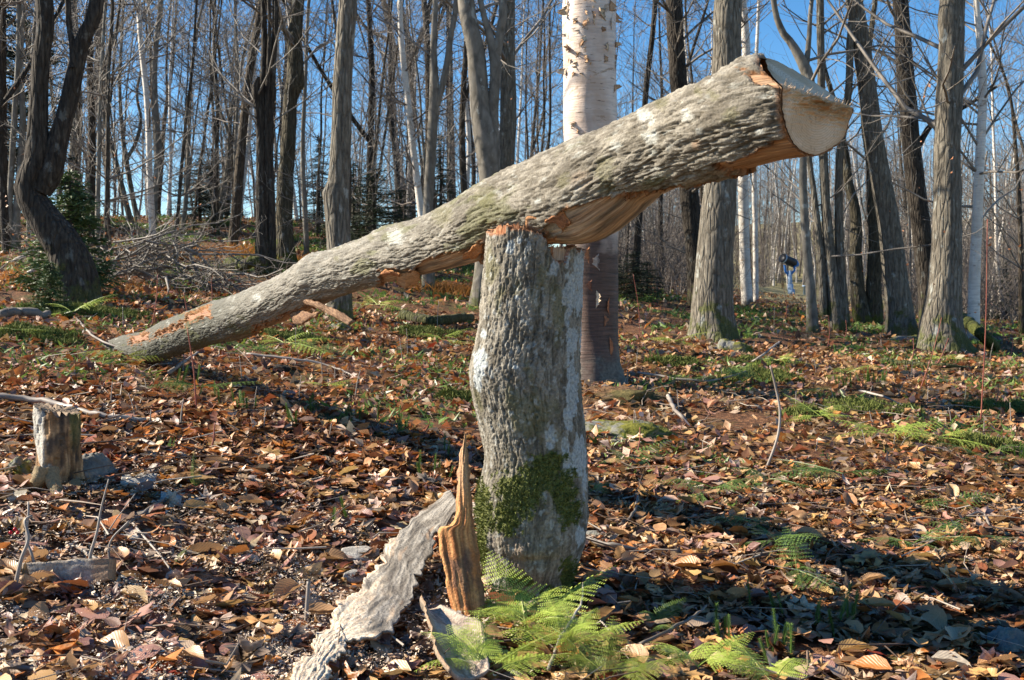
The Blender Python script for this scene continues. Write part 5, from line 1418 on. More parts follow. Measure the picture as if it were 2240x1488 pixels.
# ------------------------------------------------------------------ ferns
def frond_mesh(seed, L=0.36, W=0.15, npin=17, arch=0.55, mat='fern', cup=0.0):
    rr = random.Random(seed); V, Q, T_ = [], [], []
    def quad(a, b2, c, d): i = len(V); V.extend([a, b2, c, d]); Q.append([i, i + 1, i + 2, i + 3])
    def rac(t):    # rachis: up then over
        return np.array([L * (t - 0.12 * arch * t * t), 0.015 * math.sin(t * 3 + seed), L * arch * (t * 0.95 - t * t * 1.15)])
    b = Bag()
    pts = [rac(t) for t in np.linspace(0, 1, 14)]
    tube(b, pts, np.linspace(.0022, .0005, 14), 3)
    for i in range(npin):
        t = 0.16 + 0.84 * (i + .5) / npin
        p = rac(t); d = unit(rac(min(1, t + .02)) - rac(t - .02))
        pl = W * (1 - ((t - .12) / .9)) ** 0.85 * min(1, (t - .08) / .10) * rr.uniform(.9, 1.08) + .006
        for sgn in (-1, 1):
            sv = np.array([0, sgn, 0.0]); dirp = unit(sv + d * 0.42 + np.array([0, 0, -0.18 + cup + rr.gauss(0, .05)]))
            nb = max(3, int(pl / 0.0095))
            upn = unit(np.cross(dirp, d)) * sgn
            for k in range(nb):
                u = (k + .5) / nb; q = p + dirp * pl * u + np.array([0, 0, -0.12 * pl * u * u])
                lw = min(.0135, pl * .15) * (1 - u * .8) + .0018; bw = pl / nb * .40
                for s2 in (-1, 1):
                    od = unit(d * s2 + dirp * .45 + upn * rr.gauss(0, .12))
                    tip = q + od * lw
                    quad(q - dirp * bw * .55, q + dirp * bw * .9, tip + dirp * bw * .35, tip - dirp * bw * .25 - od * lw * .12)
    b.add(V, Q)
    return b.mesh('frond_mesh', M[mat], smooth=False)
FR = {m: [frond_mesh(i * 3 + j, L=.34 + .05 * i, W=.135 + .015 * i, arch=[.6, .35, .15][i], mat=m) for i in range(3)] for j, m in enumerate(['fern', 'fern_dark', 'fern_yellow'])}
FLAT = {m: [frond_mesh(40 + i * 3 + j, L=.34 + .04 * i, W=.12, npin=12, arch=[.3, .12, .2][i], mat=m) for i in range(3)] for j, m in enumerate(['fern', 'fern_dark', 'fern_yellow'])}
def fern(px, py, yaws, sc, tone, label, flat=False, lift=0.0):
    c = hit(px, py); c[2] += lift + .03 + .035 * flat
    if flat: sc *= 1.3; yaws = list(yaws) + [yaws[0] + 25, yaws[-1] - 25]
    r = thing('fern', tuple(c), label, 'fern')
    for k, y in enumerate(yaws):
        me = FR[tone][(k + (1 if flat else 0)) % (3 if not flat else 3)] if not flat else FLAT[tone][k % 3]
        put('frond', me, r, rot=(R_.gauss(0, .18), (R_.gauss(-.05, .22) if flat else R_.uniform(-.75, -.15)), math.radians(y + R_.gauss(0, 6))), scale=sc * (R_.uniform(.55, 1.15) if flat else R_.uniform(.85, 1.12)), loc=(R_.gauss(0, .01), R_.gauss(0, .01), 0.01))
fern(1165, 1400, [175, 150, 120, 95, 60, 20, -40, -90, -130], .72, 'fern', 'bright green fern arching over leaves at the foot of the stump')
fern(1235, 1450, [150, 100, -20, -60, 60, -100], .58, 'fern', 'second bright fern just right of the stump-foot fern')
fern(1060, 1505, [175, 140, 100, 60, 20, -20, -160], .62, 'fern', 'green fern cut by the bottom edge below the curled bark')
fern(1330, 1530, [160, 120, 80, 40, 10], .60, 'fern_yellow', 'fern at the bottom edge right of the stump-foot ferns')
fern(1520, 1490, [165, 130, 20, -10, 60], .56, 'fern', 'pale sunlit fern fronds at the bottom edge, right of centre')
fern(1690, 1530, [170, 140, 100, 40], .55, 'fern', 'fern half hidden by tan leaves at the bottom edge')
fern(1430, 1400, [100, -70, 20], .32, 'fern_dark', 'small fern sprig between the bottom ferns')
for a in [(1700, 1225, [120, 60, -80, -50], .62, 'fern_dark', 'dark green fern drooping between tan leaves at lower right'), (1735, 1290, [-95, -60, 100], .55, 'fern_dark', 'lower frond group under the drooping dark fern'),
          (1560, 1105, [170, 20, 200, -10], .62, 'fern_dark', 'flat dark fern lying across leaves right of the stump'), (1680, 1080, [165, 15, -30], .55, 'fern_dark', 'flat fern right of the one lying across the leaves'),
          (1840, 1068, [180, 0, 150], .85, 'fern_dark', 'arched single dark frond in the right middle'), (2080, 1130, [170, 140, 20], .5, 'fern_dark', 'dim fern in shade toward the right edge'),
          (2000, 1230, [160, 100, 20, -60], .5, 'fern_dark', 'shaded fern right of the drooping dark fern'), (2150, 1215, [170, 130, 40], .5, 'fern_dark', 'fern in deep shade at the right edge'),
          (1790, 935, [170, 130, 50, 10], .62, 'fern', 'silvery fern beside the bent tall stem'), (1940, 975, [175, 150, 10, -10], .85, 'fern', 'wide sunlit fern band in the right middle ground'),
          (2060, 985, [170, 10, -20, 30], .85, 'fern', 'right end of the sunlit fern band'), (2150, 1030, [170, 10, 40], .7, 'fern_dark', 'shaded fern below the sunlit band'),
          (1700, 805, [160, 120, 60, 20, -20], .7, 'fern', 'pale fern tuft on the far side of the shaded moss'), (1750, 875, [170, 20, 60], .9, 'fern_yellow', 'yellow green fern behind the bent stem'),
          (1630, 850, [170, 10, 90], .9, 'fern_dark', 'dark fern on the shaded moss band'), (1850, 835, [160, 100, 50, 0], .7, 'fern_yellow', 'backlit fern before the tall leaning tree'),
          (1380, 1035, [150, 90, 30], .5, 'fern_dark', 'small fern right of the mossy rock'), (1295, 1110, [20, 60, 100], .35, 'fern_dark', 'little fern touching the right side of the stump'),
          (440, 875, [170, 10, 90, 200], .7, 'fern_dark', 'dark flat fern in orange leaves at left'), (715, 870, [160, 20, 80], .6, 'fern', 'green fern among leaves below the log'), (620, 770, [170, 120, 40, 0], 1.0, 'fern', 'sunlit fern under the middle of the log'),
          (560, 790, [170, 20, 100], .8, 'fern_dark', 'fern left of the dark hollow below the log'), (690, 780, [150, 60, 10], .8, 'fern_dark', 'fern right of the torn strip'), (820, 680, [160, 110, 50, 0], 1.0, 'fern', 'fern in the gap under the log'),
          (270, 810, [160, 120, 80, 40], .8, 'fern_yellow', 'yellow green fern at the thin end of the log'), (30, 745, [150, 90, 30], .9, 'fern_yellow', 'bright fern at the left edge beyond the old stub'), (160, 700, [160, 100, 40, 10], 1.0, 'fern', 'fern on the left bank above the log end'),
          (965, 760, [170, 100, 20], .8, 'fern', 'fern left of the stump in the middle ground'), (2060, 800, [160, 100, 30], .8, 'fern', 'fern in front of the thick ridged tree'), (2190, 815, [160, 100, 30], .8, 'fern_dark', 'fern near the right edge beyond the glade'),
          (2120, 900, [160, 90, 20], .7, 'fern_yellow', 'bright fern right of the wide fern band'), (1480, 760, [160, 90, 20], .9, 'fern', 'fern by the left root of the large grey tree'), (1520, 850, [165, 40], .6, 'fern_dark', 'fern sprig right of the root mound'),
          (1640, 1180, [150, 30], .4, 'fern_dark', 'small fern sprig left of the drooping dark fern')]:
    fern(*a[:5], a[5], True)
# two upright sprigs in the left foreground
def sprig(px0, py0, px1, py1, tone, label):
    c = hit(px0, py0); D = c[1]; t_ = P(px1, py1, D); L = np.linalg.norm(t_ - c)
    r = thing('fern_sprig', tuple(c), label, 'fern')
    ang = math.atan2(t_[2] - c[2], t_[0] - c[0])
    put('frond', FR[tone][2], r, rot=(math.radians(70), -ang, 0), scale=(L / .42, L / .42 * .55, L / .42))
sprig(432, 1085, 422, 990, 'fern_dark', 'upright small fern sprig left of centre in the foreground')
sprig(375, 1245, 412, 1195, 'fern_yellow', 'bright yellow green sprig between the board and the bark sheet')

# clubmoss: upright bottle-brush shoots
def clubmoss_mesh(seed, H=.09):
    rr = np.random.default_rng(seed); b = Bag()
    tube(b, [[0, 0, -.01], [.004, 0, H * .5], [.002, .004, H]], [.0022, .002, .0012], 4)
    n = 150; z = np.linspace(.004, H, n); a = np.arange(n) * 2.4
    d = np.stack([np.cos(a), np.sin(a), .55 + 0 * a], -1); p = np.stack([0 * z, 0 * z, z], -1)
    s = np.cross(d, [0, 0, 1.]); s /= np.linalg.norm(s, axis=1)[:, None]
    ln = .014 * (1 - .4 * (z / H) ** 3)[:, None]
    b.add(np.stack([p - s * .0014, p + s * .0014, p + d * ln], 1).reshape(-1, 3), None, np.arange(n * 3).reshape(-1, 3))
    return b.mesh('clubmoss_shoot', M['clubmoss'], smooth=False)
CM = [clubmoss_mesh(i, h) for i, h in enumerate((.07, .09, .11))]
def clubmoss(px, py, n, label, group=None, sc=1.0):
    c = hit(px, py); r = thing('clubmoss', tuple(c), label, 'clubmoss', group)
    for i in range(n):
        x, y = R_.gauss(0, .035), R_.gauss(0, .035)
        put('shoot', CM[i % 3], r, loc=(x, y, float(gz(c[0] + x, c[1] + y)) - c[2] + .02), rot=(R_.gauss(0, .2), R_.gauss(0, .2), R_.uniform(0, 6)), scale=sc * R_.uniform(.8, 1.2))
for x, y, n, l in [(520, 905, 5, 'clubmoss tuft at left below the log'), (545, 900, 4, 'clubmoss tuft right of the one below the log'), (870, 955, 5, 'clubmoss shoots left of the stump'), (895, 950, 3, 'clubmoss shoots nearest the stump on its left'), (770, 925, 4, 'clubmoss in sunny leaves, left of centre'),
                   (820, 920, 4, 'clubmoss between the sunny tufts left of the stump'), (690, 905, 4, 'clubmoss right of the dark flat fern'), (980, 1000, 2, 'single clubmoss spike by the splintered slab tip'), (755, 1165, 2, 'clubmoss spike left of the long bark sheet'), (935, 1045, 3, 'clubmoss behind the top of the bark sheet'),
                   (975, 1060, 2, 'clubmoss beside the splinter'), (1860, 1375, 6, 'clubmoss tuft in the lower right leaves'), (1790, 1385, 3, 'little clubmoss left of the lower right tuft'), (1715, 1450, 6, 'clubmoss near the bottom edge, right of the pale fern'), (1600, 1430, 4, 'clubmoss beside the pale fern'),
                   (1850, 850, 8, 'sunlit clubmoss before the leaning tree'), (1900, 845, 8, 'clubmoss right of the sunlit tuft'), (1930, 850, 7, 'third clubmoss tuft in the sunlit row'), (2230, 1010, 7, 'clubmoss at the right edge'), (460, 880, 3, 'clubmoss on the dark flat fern'), (400, 850, 3, 'clubmoss left of the dark flat fern'),
                   (1430, 800, 5, 'clubmoss right of the root mound'), (1700, 1360, 3, 'small clubmoss under the drooping fern'), (650, 940, 3, 'clubmoss in red leaves left of centre'), (480, 770, 4, 'clubmoss under the lower log')]:
    clubmoss(x, y, n, l, sc=1.0 if y > 860 else 1.3)

# ------------------------------------------------------------------ sticks, stems, seedlings
def stick(name, pts, w0, w1, label, cat='stick', mat='stick', group=None, k=7):
    """pts: (px, py, height over ground)"""
    p = np.array([gp(a, b_, h) if h >= 0 else hit(a, b_) for a, b_, h in pts])
    off = p[0].copy(); sp = spline(p, max(8, 6 * len(p)))
    n = len(sp); r = np.linspace(w0, w1, n) * (1 + .12 * noise(np.stack([np.arange(n) * .7, 0 * np.arange(n), 0 * np.arange(n) + len(label)], -1)))
    sp[1:-1] += np.stack([noise(np.stack([np.arange(n) * .5, 0 * np.arange(n) + q * 3.3, 0 * np.arange(n) + len(label)], -1)) for q in range(3)], -1)[1:-1] * w0 * .7
    b = Bag(); tube(b, sp - off, r, k, cap=True)
    o = b.make(name, M[mat]); o.location = off
    return tag(o, label, cat, group)
def upright(name, pts, w0, w1, label, cat='stem', mat='stick', group=None):
    """first point stands on the ground, the rest rise in its own plane"""
    c = hit(*pts[0]); D = c[1]
    p = np.array([c] + [P(a, b_, D + 0.02 * i) for i, (a, b_) in enumerate(pts[1:], 1)]); p[0, 2] -= .02
    sp = spline(p, 6 * len(p)); n = len(sp)
    b = Bag(); tube(b, sp - c, np.linspace(w0, w1, n), 6, cap=True)
    o = b.make(name, M[mat]); o.location = c
    return tag(o, label, cat, group)
stick('fallen_branch', [(-60, 862, .05), (60, 872, .05), (130, 884, .05), (220, 908, .04), (320, 918, .04)], .018, .011, 'smooth grey branch lying behind the old stub', 'branch')
stick('fallen_branch', [(195, 925, .02), (280, 920, .03), (360, 928, .02), (440, 922, .02)], .010, .005, 'thin dark stick just beyond the old stub', 'branch', 'twig_dark')
stick('fallen_branch', [(255, 943, .03), (320, 968, .03), (405, 1000, .02)], .011, .012, 'straight split grey stick right of the old stub', 'branch')
stick('fallen_branch', [(265, 1160, .03), (330, 1110, .03), (420, 1060, .02)], .006, .004, 'thin brown stick pointing up right in the left foreground', 'branch', 'twig_dark')
stick('fallen_branch', [(160, 1190, .02), (230, 1235, .04), (290, 1280, .03), (320, 1300, .02)], .007, .005, 'dark bent stick crossing the half buried board', 'branch', 'twig_dark')
stick('fallen_branch', [(290, 1145, .03), (350, 1215, .04), (390, 1270, .02)], .004, .003, 'thin tan stick crossing sawdust in the left foreground', 'branch')
stick('fallen_branch', [(0, 1455, .02), (60, 1462, .02), (140, 1478, .02)], .006, .005, 'grey stick in the bottom left corner', 'branch')
stick('fallen_branch', [(160, 690, .02), (210, 740, .06), (290, 770, .04)], .012, .008, 'pale stick beside the thin end of the log', 'branch')
stick('fallen_branch', [(0, 690, .06), (40, 682, .08), (110, 688, .06)], .04, .035, 'dark fallen trunk piece at the left edge', 'branch', 'twig_dark')
stick('fallen_branch', [(370, 815, .05), (420, 778, .05), (455, 755, .06)], .014, .006, 'bent grey stick under the thin part of the log', 'branch')
stick('fallen_branch', [(540, 775, .05), (640, 785, .06), (720, 800, .05), (790, 830, .03)], .012, .006, 'long pale branch below the middle of the log', 'branch')
stick('fallen_branch', [(1395, 815, .06), (1480, 828, .05), (1560, 832, .06), (1640, 810, .07)], .011, .007, 'pale stick lying between the birch and the large grey tree', 'branch')
stick('fallen_branch', [(1640, 795, .02), (1670, 775, .12), (1705, 748, .25)], .012, .009, 'grey stick propped up right of the large grey tree', 'branch')
stick('fallen_branch', [(1880, 855, .05), (1940, 870, .05), (2010, 908, .03)], .010, .005, 'curved pale stick in the right middle leaves', 'branch')
stick('fallen_branch', [(1400, 1410, .04), (1500, 1360, .07), (1545, 1325, .06)], .006, .004, 'thin dark stick right of the stump-foot ferns', 'branch', 'twig_dark')
stick('fallen_branch', [(1285, 1180, .02), (1330, 1190, .05), (1420, 1205, .03)], .012, .006, 'dark root-like stick right of the stump foot', 'branch', 'twig_dark')
stick('fallen_branch', [(1355, 1150, .02), (1385, 1125, .05), (1395, 1085, .10)], .008, .005, 'dark hooked stick rising from leaves right of the stump', 'branch', 'twig_dark')
stick('fallen_branch', [(1200, 1465, .04), (1225, 1400, .07), (1270, 1320, .12), (1275, 1275, .16)], .006, .002, 'bare stem rising through the stump-foot ferns', 'branch')
stick('fallen_branch', [(2165, 1150, .02), (2140, 1120, .06), (2050, 1170, .03)], .006, .003, 'thin stick in the shade at right', 'branch')
stick('fallen_branch', [(1460, 865, .05), (1478, 900, .06), (1500, 920, .03)],   .017, .013, 'short broken pale wood piece right of the mossy rock', 'branch')
stick('fallen_branch', [(60, 600, .05), (95, 582, .2), (120, 600, .1)], .03, .02, 'white-barked branch end left of the brush pile', 'branch', 'birch_small')
stick('fallen_branch', [(28, 575, .05), (60, 555, .25), (88, 545, .35)], .03, .02, 'pale brown stick lying left of the crooked tree', 'branch')
stick('leaning_log', [(2100, 688, .75), (2135, 722, .45), (2175, 760, .1)], .07, .08, 'dark leaning dead log between the thick ridged tree and the right birch', 'log', 'bark_brown', None, 14)
stick('fallen_log_piece', [(500, 575, .15), (560, 578, .25), (640, 580, .15)], .09, .08, 'dark fallen log behind the clustered dark trunks', 'log', 'bark_brown', None, 14)
stick('fallen_log_piece', [(880, 690, .08), (960, 700, .10), (1030, 695, .08)], .06, .05, 'dark fallen log seen through the gap under the big log', 'log', 'bark_dark', None, 12)
stick('fallen_log_piece', [(1930, 790, .03), (2050, 800, .05), (2150, 805, .03)], .035, .02, 'dark fallen log before the thick ridged tree', 'log', 'bark_dark', None, 12)
upright('tall_stem', [(1672, 1030), (1700, 960), (1706, 900), (1695, 840), (1685, 800)], .0085, .006, 'tall bent bare stem in the right middle ground')
upright('forked_seedling', [(205, 1300), (196, 1230), (212, 1165), (222, 1110), (238, 1048)], .007, .002, 'forked bare seedling standing over the half buried board')
upright('forked_seedling', [(208, 1200), (245, 1150), (270, 1115), (296, 1080)], .003, .0015, 'pale side shoot of the forked seedling')
upright('seedling', [(25, 1310), (45, 1230), (62, 1180), (55, 1140), (70, 1128)], .007, .004, 'dark knobbly seedling in the left foreground corner')
upright('seedling', [(85, 1270), (70, 1215), (58, 1180), (62, 1125), (62, 1098)], .005, .003, 'dark seedling bearing one orange leaf')
upright('seedling', [(175, 1300), (180, 1250), (186, 1235)], .007, .006, 'short dark stub stem on the half buried board')
upright('seedling', [(668, 1370), (672, 1320), (675, 1272)], .007, .006, 'short cut stem left of the long bark sheet')
upright('seedling', [(245, 1250), (240, 1190), (282, 1140)], .004, .003, 'thin stem with a bent tip by the board')
R_.seed(93)
for i in range(60):          # bare shoots and canes through the litter
    px = R_.choice([R_.uniform(130, 1030), R_.uniform(1350, 2230)]); py = R_.uniform(700, 960) if i % 3 else R_.uniform(820, 1010)
    h = R_.uniform(25, 62); lx = R_.gauss(0, 7)
    upright('bare_shoot', [(px, py), (px + lx * .4, py - h * .5), (px + lx, py - h)], R_.uniform(.003, .006), .002, 'short bare brown shoot sticking up through the leaf litter', 'shoot', 'stick', 'bare shoots in the leaf litter')
for i, (x0, y0, x1, y1) in enumerate([(418, 790, 402, 640), (430, 905, 410, 720), (458, 700, 462, 610), (2012, 850, 2060, 695), (2145, 930, 2160, 480), (2040, 810, 2075, 740), (1400, 740, 1385, 600), (1720, 700, 1712, 620), (1810, 760, 1812, 690), (1845, 745, 1850, 700), (1915, 770, 1935, 690), (2170, 900, 2185, 840), (1990, 800, 1998, 740), (455, 1000, 470, 925), (330, 720, 345, 600), (520, 700, 512, 640), (600, 650, 596, 600), (2205, 790, 2215, 740), (1390, 1000, 1400, 935)]):
    upright('red_cane', [(x0, y0), ((x0 + x1) / 2 + 4, (y0 + y1) / 2), (x1, y1)], .005, .003, ['thin reddish cane standing before the log', 'thin reddish cane in front of the thick ridged tree', 'thin reddish cane rising from the leaf litter'][0 if i < 3 else (1 if i in (3, 5, 16) else 2)], 'cane', 'cane', 'reddish bramble canes')
b = Bag()
for q in range(3):
    th = np.linspace(0, math.pi, 7); ph_ = np.arange(10) * .628
    v = np.stack([np.sin(th)[:, None] * np.cos(ph_), np.sin(th)[:, None] * np.sin(ph_), np.cos(th)[:, None] + 0 * ph_], -1).reshape(-1, 3) * .006
    b.add(v + [q * .011, (q % 2) * .006, (q % 2) * .009], gridq(7, 10, True))
o = b.make('red_berries', M['berry']); o.location = hit(24, 1200) + [0, 0, .05]; tag(o, 'cluster of small red berries at the left edge of the foreground', 'berries')

# dry orange grass and fern tufts in the middle distance
def dry_tuft(px, py, n, spread, h, label, m='dry_fern'):
    c = hit(px, py); rr = np.random.default_rng(int(px))
    x, y = rr.normal(0, spread, n), rr.normal(0, spread * .8, n)
    z = gz(c[0] + x, c[1] + y) - c[2]
    p0 = np.stack([x, y, z], -1); d = np.stack([rr.normal(0, .5, n), rr.normal(0, .5, n), rr.uniform(.3, 1, n)], -1) * h
    s = rr.normal(size=(n, 3)); s /= np.linalg.norm(s, axis=1)[:, None]; s *= .012
    V = np.stack([p0 - s, p0 + s, p0 + d], 1).reshape(-1, 3)
    o = mk('dry_grass', V, None, np.arange(n * 3).reshape(-1, 3), M[m], None, kind='stuff', smooth=False); o.location = c; tag(o, label, 'grass')
dry_tuft(1005, 650, 2600, .28, .22, 'orange dry fern glowing in the gap left of the stump')
dry_tuft(530, 560, 2500, .8, .2, 'orange dry grass on the left hillside behind the brush pile')
dry_tuft(95, 620, 1500, .5, .12, 'rusty dry grass at the foot of the crooked tree')

# ------------------------------------------------------------------ leaves
def leaf_shape(kind, seed, nu=7, fine=True):
    """unit-length leaf: verts, quads/tris, uv. x along the midrib, y across, z curl"""
    rr = random.Random(seed)
    if kind == 'beech':
        nv = 5 if fine else 3
        us = np.linspace(0, 1, nu); V, UV = [], []
        curl = rr.choice([rr.uniform(-.5, .5), rr.uniform(-.8, 1.0), rr.uniform(-2.0, 2.6)]); fold = rr.choice([rr.uniform(-.15, .15), rr.uniform(-.1, .3), rr.uniform(0, .9)]); tw = rr.uniform(-.8, .8); asym = rr.uniform(.8, 1.2)
        for u in us:
            wd = .27 * math.sin(math.pi * min(1, u ** .85)) ** .75 * (1.0 if u < .97 else .3) + .004
            for j in range(nv):
                s = (j / (nv - 1) - .5) * 2
                y = s * wd * (asym if s > 0 else 1 / asym)
                z = abs(s) ** 1.3 * wd * fold + .012 * ((int(u * (nu - 1)) % 2) * 2 - 1) * abs(s)
                V.append((u - .5, y, z)); UV.append((u, .5 + s * .5))
        V = np.array(V)
        a = curl * (V[:, 0]) ; 
        if abs(curl) > .05:
            R0 = 1 / curl; x = R0 * np.sin(a); z = R0 * (1 - np.cos(a)); V = np.stack([x, V[:, 1], V[:, 2] + z], -1)
        t = tw * V[:, 0]; y = V[:, 1] * np.cos(t) - V[:, 2] * np.sin(t); z = V[:, 1] * np.sin(t) + V[:, 2] * np.cos(t)
        return np.stack([V[:, 0], y, z], -1), gridq(nu, nv), None, np.array(UV)
    if kind == 'scrap':
        n = 9; a = np.linspace(0, 2 * math.pi, n, endpoint=False)
        V = np.array([(math.cos(t) * rr.uniform(.2, .5), math.sin(t) * rr.uniform(.12, .34), rr.gauss(0, .05)) for t in a] + [(0, 0, rr.uniform(-.05, .08))])
        return V, None, np.array([[i, (i + 1) % n, n] for i in range(n)]), np.stack([V[:, 0] + .5, V[:, 1] + .5], -1)
    lob = [(-.02, .03), (-.10, .30), (.02, .26), (.16, .52), (.22, .30), (.34, .36), (.38, .18), (.62, .22), (.56, .10), (.86, 0)]
    pts = [(x - .35, y) for x, y in lob] + [(x - .35, -y) for x, y in lob[-2::-1]]
    ctr = [(-.15, 0), (.12, 0)]
    V = np.array([(x * rr.uniform(.92, 1.08), y * rr.uniform(.9, 1.1), 0) for x, y in pts] + [(x, y, 0) for x, y in ctr])
    n = len(pts)
    T_ = []
    for i in range(n):
        j = (i + 1) % n; cidx = n if (V[i, 0] + V[j, 0]) / 2 < 0.0 else n + 1
        T_.append([i, cidx, j])
    T_.append([2, n + 1, n]); T_.append([n - 3, n, n + 1])
    a, b_ = rr.uniform(-.8, 1.2), rr.uniform(-.9, 1.3)
    V[:, 2] = a * V[:, 0] ** 2 + b_ * V[:, 1] ** 2 + rr.uniform(-.6, .6) * V[:, 0] * V[:, 1] + np.array([rr.gauss(0, .05) for _ in V])
    uv = np.stack([V[:, 0] + .35, V[:, 1] * .5 + .5], -1)
    return V, None, np.array(T_), uv
PAL = {'tan': (0.52, 0.30, 0.145), 'orange': (0.50, 0.19, 0.05), 'rust': (0.34, 0.115, 0.045), 'mauve': (0.40, 0.215, 0.165), 'pale': (0.62, 0.45, 0.31), 'brown': (0.22, 0.11, 0.055), 'grey': (0.46, 0.35, 0.28), 'gold': (0.56, 0.33, 0.125), 'red': (0.42, 0.07, 0.03)}
names = list(PAL); pv = np.array([PAL[k] for k in names])
def leaf_colors(x, y, rg):
    px = 1120 + F * x / y
    left = sstep(1300, 800, px); near = sstep(5.5, 3.2, y)
    #            tan orange rust mauve pale brown grey gold red
    wr = np.array([.34, .09, .10, .07, .08, .14, .04, .14, .003]); wl = np.array([.16, .14, .11, .22, .21, .04, .12, .08, .006]); wf = np.array([.20, .24, .22, .07, .09, .13, .02, .08, .003])
    w_ = wr[None] * (1 - left[:, None]) + left[:, None] * (wl[None] * near[:, None] + wf[None] * (1 - near[:, None]))
    w_ = np.cumsum(w_ / w_.sum(1, keepdims=True), 1)
    k = (rg.random(len(x))[:, None] > w_).sum(1).clip(0, len(names) - 1)
    old = fbm(np.stack([x * 2.3, y * 2.3, 0 * x + 50], -1), 3)
    val = rg.uniform(.62, 1.18, len(x)) * np.where(rg.random(len(x)) < .16 + .30 * sstep(0, .5, old), rg.uniform(.35, .7, len(x)), 1)
    return pv[k] * val[:, None] * rg.uniform(.93, 1.07, (len(x), 3))
def rotm(yaw, pitch, roll):
    cy, sy, cp, sp_, cr, sr = np.cos(yaw), np.sin(yaw), np.cos(pitch), np.sin(pitch), np.cos(roll), np.sin(roll)
    m = np.empty((len(yaw), 3, 3))
    m[:, 0] = np.stack([cy * cp, cy * sp_ * sr - sy * cr, cy * sp_ * cr + sy * sr], -1)
    m[:, 1] = np.stack([sy * cp, sy * sp_ * sr + cy * cr, sy * sp_ * cr - cy * sr], -1)
    m[:, 2] = np.stack([-sp_, cp * sr, cp * cr], -1)
    return m
def litter(name, n, y0, y1, s0, s1, fine, stack, tilt, seed, power=1.0, bare=0.0, kmax=.60):
    rg = np.random.default_rng(seed); bag = Bag()
    y = (y0 ** 2 + (y1 ** 2 - y0 ** 2) * rg.random(n) ** power) ** .5
    x = rg.uniform(-kmax, kmax, n) * y
    if bare:
        nz_ = fbm(np.stack([x * 1.1, y * 1.1, 0 * x + 20], -1), 3); keep = nz_ < bare; x, y = x[keep], y[keep]; n = len(x)
    z = gz(x, y) + rg.uniform(0, 1, n) ** 1.4 * stack
    sz = rg.uniform(s0, s1, n) * rg.choice([1, .7, .42], n, p=[.45, .30, .25])
    yaw = rg.uniform(0, 6.283, n); pit = rg.normal(0, tilt, n); rol = rg.normal(0, tilt, n)
    wild = rg.random(n) < .12; pit[wild] *= 2.6; rol[wild] *= 2.2
    col = leaf_colors(x, y, rg); mats = rotm(yaw, pit, rol)
    NVAR = 30 if fine else 8
    var = rg.integers(0, NVAR, n)
    for v_ in range(NVAR):
        kind = ['beech', 'maple', 'scrap', 'beech', 'maple'][v_ % 5] if fine else 'beech'
        if not fine and kind == 'maple': kind = 'beech'
        V, Q, T_, uv = leaf_shape(kind, v_ + seed * 31, 7 if fine else 3, fine)
        idx = np.where(var == v_)[0]; m = len(idx)
        if not m: continue
        W = np.einsum('nij,vj->nvi', mats[idx], V) * sz[idx, None, None] + np.stack([x[idx], y[idx], z[idx]], -1)[:, None]
        nv = len(V); o_ = (np.arange(m) * nv)[:, None, None]
        shade = rg.uniform(.9, 1.1, (m, nv, 1))
        bag.add(W.reshape(-1, 3), (Q[None] + o_).reshape(-1, 4) if Q is not None else None, (T_[None] + o_).reshape(-1, 3) if T_ is not None else None,
                (np.repeat(col[idx, None], nv, 1) * shade).reshape(-1, 3), np.tile(uv, (m, 1)))
    o = bag.make(name, M['leaf'], None, 'stuff')
    return o
tag(litter('leaf_litter', 18000, 2.0, 6.2, .065, .135, True, .034, .19, 1, .85), 'deep litter of brown beech and maple leaves in the foreground', 'leaves')
tag(litter('leaf_litter', 34000, 5.6, 13, .06, .12, False, .05, .42, 2, 1.0, .45), 'leaf litter in the middle ground behind the stump', 'leaves')
tag(litter('leaf_litter', 42000, 12, 42, .09, .17, False, .07, .5, 3, 1.0, .30), 'leaf litter on the far wooded slopes', 'leaves')
# individual leaves lying on top in the foreground: pieces of the forest floor
rg = np.random.default_rng(44)
LM = []
for v_ in range(26):
    V, Q, T_, uv = leaf_shape('beech' if v_ % 5 < 3 else 'maple', 900 + v_, 9, True)
    c = pv[[0, 0, 7, 1, 3, 0, 4, 2, 3, 0, 7, 1, 3][v_ % 13]] * rg.uniform(.85, 1.15)
    LM.append(mesh('leaf_mesh', V, Q, T_, M['leaf'], np.tile(c, (len(V), 1)), uv))
spec = [(2040, 1385, .15, 0), (1960, 1375, .13, 2), (2100, 1420, .14, 5), (470, 1345, .14, 0), (130, 1440, .15, 3), (340, 1470, .14, 3), (130, 1140, .12, 11), (60, 1080, .13, 1), (1510, 1280, .13, 2), (1480, 1170, .12, 0), (1640, 1230, .13, 9), (1850, 1230, .14, 4), (590, 1085, .11, 3), (500, 1130, .11, 0)]
pts_ = [(a, b_, s, v_) for a, b_, s, v_ in spec]
while len(pts_) < 290:
    px = rg.uniform(-20, 2260); py = rg.uniform(1010, 1530) if rg.random() < .85 else rg.uniform(900, 1010)
    if 1045 < px < 1285 and py < 1330: continue
    if 640 < px < 1060 and 1080 < py and rg.random() < .8: continue
    left = px < 1150
    v_ = int(rg.integers(0, 26))
    pts_.append((px, py, rg.uniform(.08, .14), v_))
for a, b_, s, v_ in pts_:
    c = hit(a, b_)
    o = put('fallen_leaf', LM[v_], ground, loc=(c[0], c[1], c[2] + .028 + rg.uniform(0, .014)), rot=(rg.normal(0, .2), rg.normal(0, .2), rg.uniform(0, 6.28)), scale=float(s))
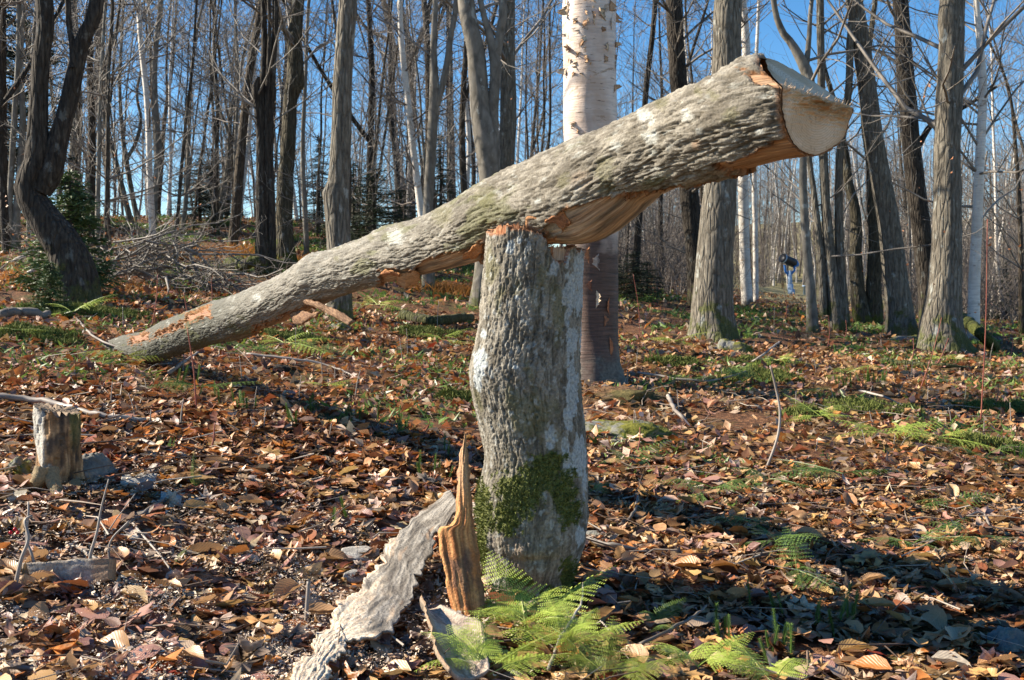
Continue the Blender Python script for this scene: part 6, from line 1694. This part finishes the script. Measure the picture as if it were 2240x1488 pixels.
# wood dust and chips left by the saw
def dust(n, seed):
    rg = np.random.default_rng(seed)
    px = np.concatenate([rg.uniform(-50, 1080, n // 2), rg.normal(560, 260, n // 2)]); d = np.concatenate([rg.uniform(2.4, 4.6, n // 2), rg.normal(3.0, .45, n // 2).clip(2.2, 5)])
    x = (px - 1120) / F * d
    keep = fbm(np.stack([x * 3, d * 3, 0 * x], -1), 3) > -.05; x, d = x[keep], d[keep]; n = len(x)
    p = np.stack([x, d, gz(x, d) + rg.uniform(.02, .05, n)], -1)
    a = rg.normal(size=(n, 3)) * [1, 1, .35]; a /= np.linalg.norm(a, axis=1)[:, None]; b_ = np.cross(a, rg.normal(size=(n, 3)) * [.3, .3, 1]); b_ /= np.linalg.norm(b_, axis=1)[:, None]
    s = rg.uniform(.0008, .0028, (n, 1)) * rg.choice([1, 1, 1, 1, 3], (n, 1)); t_ = s * rg.uniform(.3, .8, (n, 1))
    V = np.stack([p - a * s - b_ * t_, p + a * s - b_ * t_ * .6, p + a * s * .8 + b_ * t_, p - a * s * .7 + b_ * t_ * .8], 1).reshape(-1, 3)
    c = np.array([(0.66, 0.52, 0.38), (0.56, 0.44, 0.34), (0.50, 0.33, 0.22), (0.76, 0.64, 0.50)])[rg.integers(0, 4, n)]
    o = mk('sawdust', V, np.arange(n * 4).reshape(-1, 4), mat=M['chip'], col=np.repeat(c, 4, 0), kind='stuff', smooth=False)
    tag(o, 'cream sawdust and small wood chips scattered over the left foreground', 'sawdust')
dust(64000, 3)
# needle-thin twigs through the litter
b = Bag(); R_.seed(12)
for i in range(1500):
    d = R_.uniform(2.2, 9) if i % 3 else R_.uniform(8, 18); x = R_.uniform(-.58, .58) * d
    z = float(gz(x, d)) + R_.uniform(.015, .07); a = R_.uniform(0, 6.28); ln = R_.uniform(.06, .34)
    p0 = np.array([x, d, z]); dv = np.array([math.cos(a), math.sin(a), R_.gauss(0, .14)])
    p1 = p0 + dv * ln * .5 + rv(.01); p2 = p0 + dv * ln + rv(.02)
    r = R_.uniform(.0012, .0042)
    cc = R_.choice([(.30, .24, .19), (.16, .11, .08), (.42, .36, .30), (.10, .07, .055)])
    tube(b, [p0, p1, p2], [r, r * .8, r * .4], 4, cc)
o = b.make('twig_litter', M['chip'], None, 'stuff'); tag(o, 'thin dead twigs scattered through the leaf litter', 'twigs')
# low green growth on the slopes
def greens(n, seed, y0, y1, kl, kh, m, label, s0=.02, s1=.05):
    rg = np.random.default_rng(seed); y = (y0 ** 2 + (y1 ** 2 - y0 ** 2) * rg.random(n)) ** .5; x = rg.uniform(kl, kh, n) * y
    nz_ = fbm(np.stack([x * .8, y * .8, 0 * x + 20], -1), 4); keep = nz_ > .18; x, y = x[keep], y[keep]; n = len(x)
    p = np.stack([x, y, gz(x, y) + .02], -1); d = np.stack([rg.normal(0, .7, n), rg.normal(0, .7, n), rg.uniform(.2, 1, n)], -1) * rg.uniform(s0, s1, (n, 1)) * (1 + y[:, None] / 14)
    s = rg.normal(size=(n, 3)); s /= np.linalg.norm(s, axis=1)[:, None]; s *= .008 * (1 + y[:, None] / 10)
    V = np.stack([p - s, p + s, p + d], 1).reshape(-1, 3)
    o = mk('ground_cover', V, None, np.arange(n * 3).reshape(-1, 3), M[m], None, kind='stuff', smooth=False); tag(o, label, 'plants')
greens(60000, 5, 5, 34, -.6, -.02, 'fern_dark', 'low green moss and ferns patched over the left slope')
greens(34000, 6, 5, 24, -.02, .6, 'fern_dark', 'low green moss and ferns patched over the right slope')
greens(20000, 7, 6, 30, -.6, .6, 'fern_yellow', 'yellow green ground plants in patches on both slopes', .015, .04)
# a few leaves that still hang on the saplings
rg = np.random.default_rng(9); n = 170
d = rg.uniform(9, 22, n); px = rg.choice([230, 300, 1180, 2150, 2200, 1980, 60], n) + rg.normal(0, 55, n); py = rg.normal(430, 130, n)
x = (px - 1120) / F * d; zz = P(px, py, d)[:, 2]
V, Q, T_, uv = leaf_shape('beech', 5, 3, False)
W = np.einsum('nij,vj->nvi', rotm(rg.uniform(0, 6.28, n), rg.normal(0, .8, n), rg.normal(0, .8, n)), V) * rg.uniform(.03, .055, (n, 1, 1)) + np.stack([x, d, zz], -1)[:, None]
o = mk('clinging_leaves', W.reshape(-1, 3), (Q[None] + (np.arange(n) * len(V))[:, None, None]).reshape(-1, 4), mat=M['leaf'], col=np.tile((.50, .20, .08), (n * len(V), 1)), uv=np.tile(uv, (n, 1)), kind='stuff')
tag(o, 'sparse orange leaves still clinging to the thin branches', 'leaves')
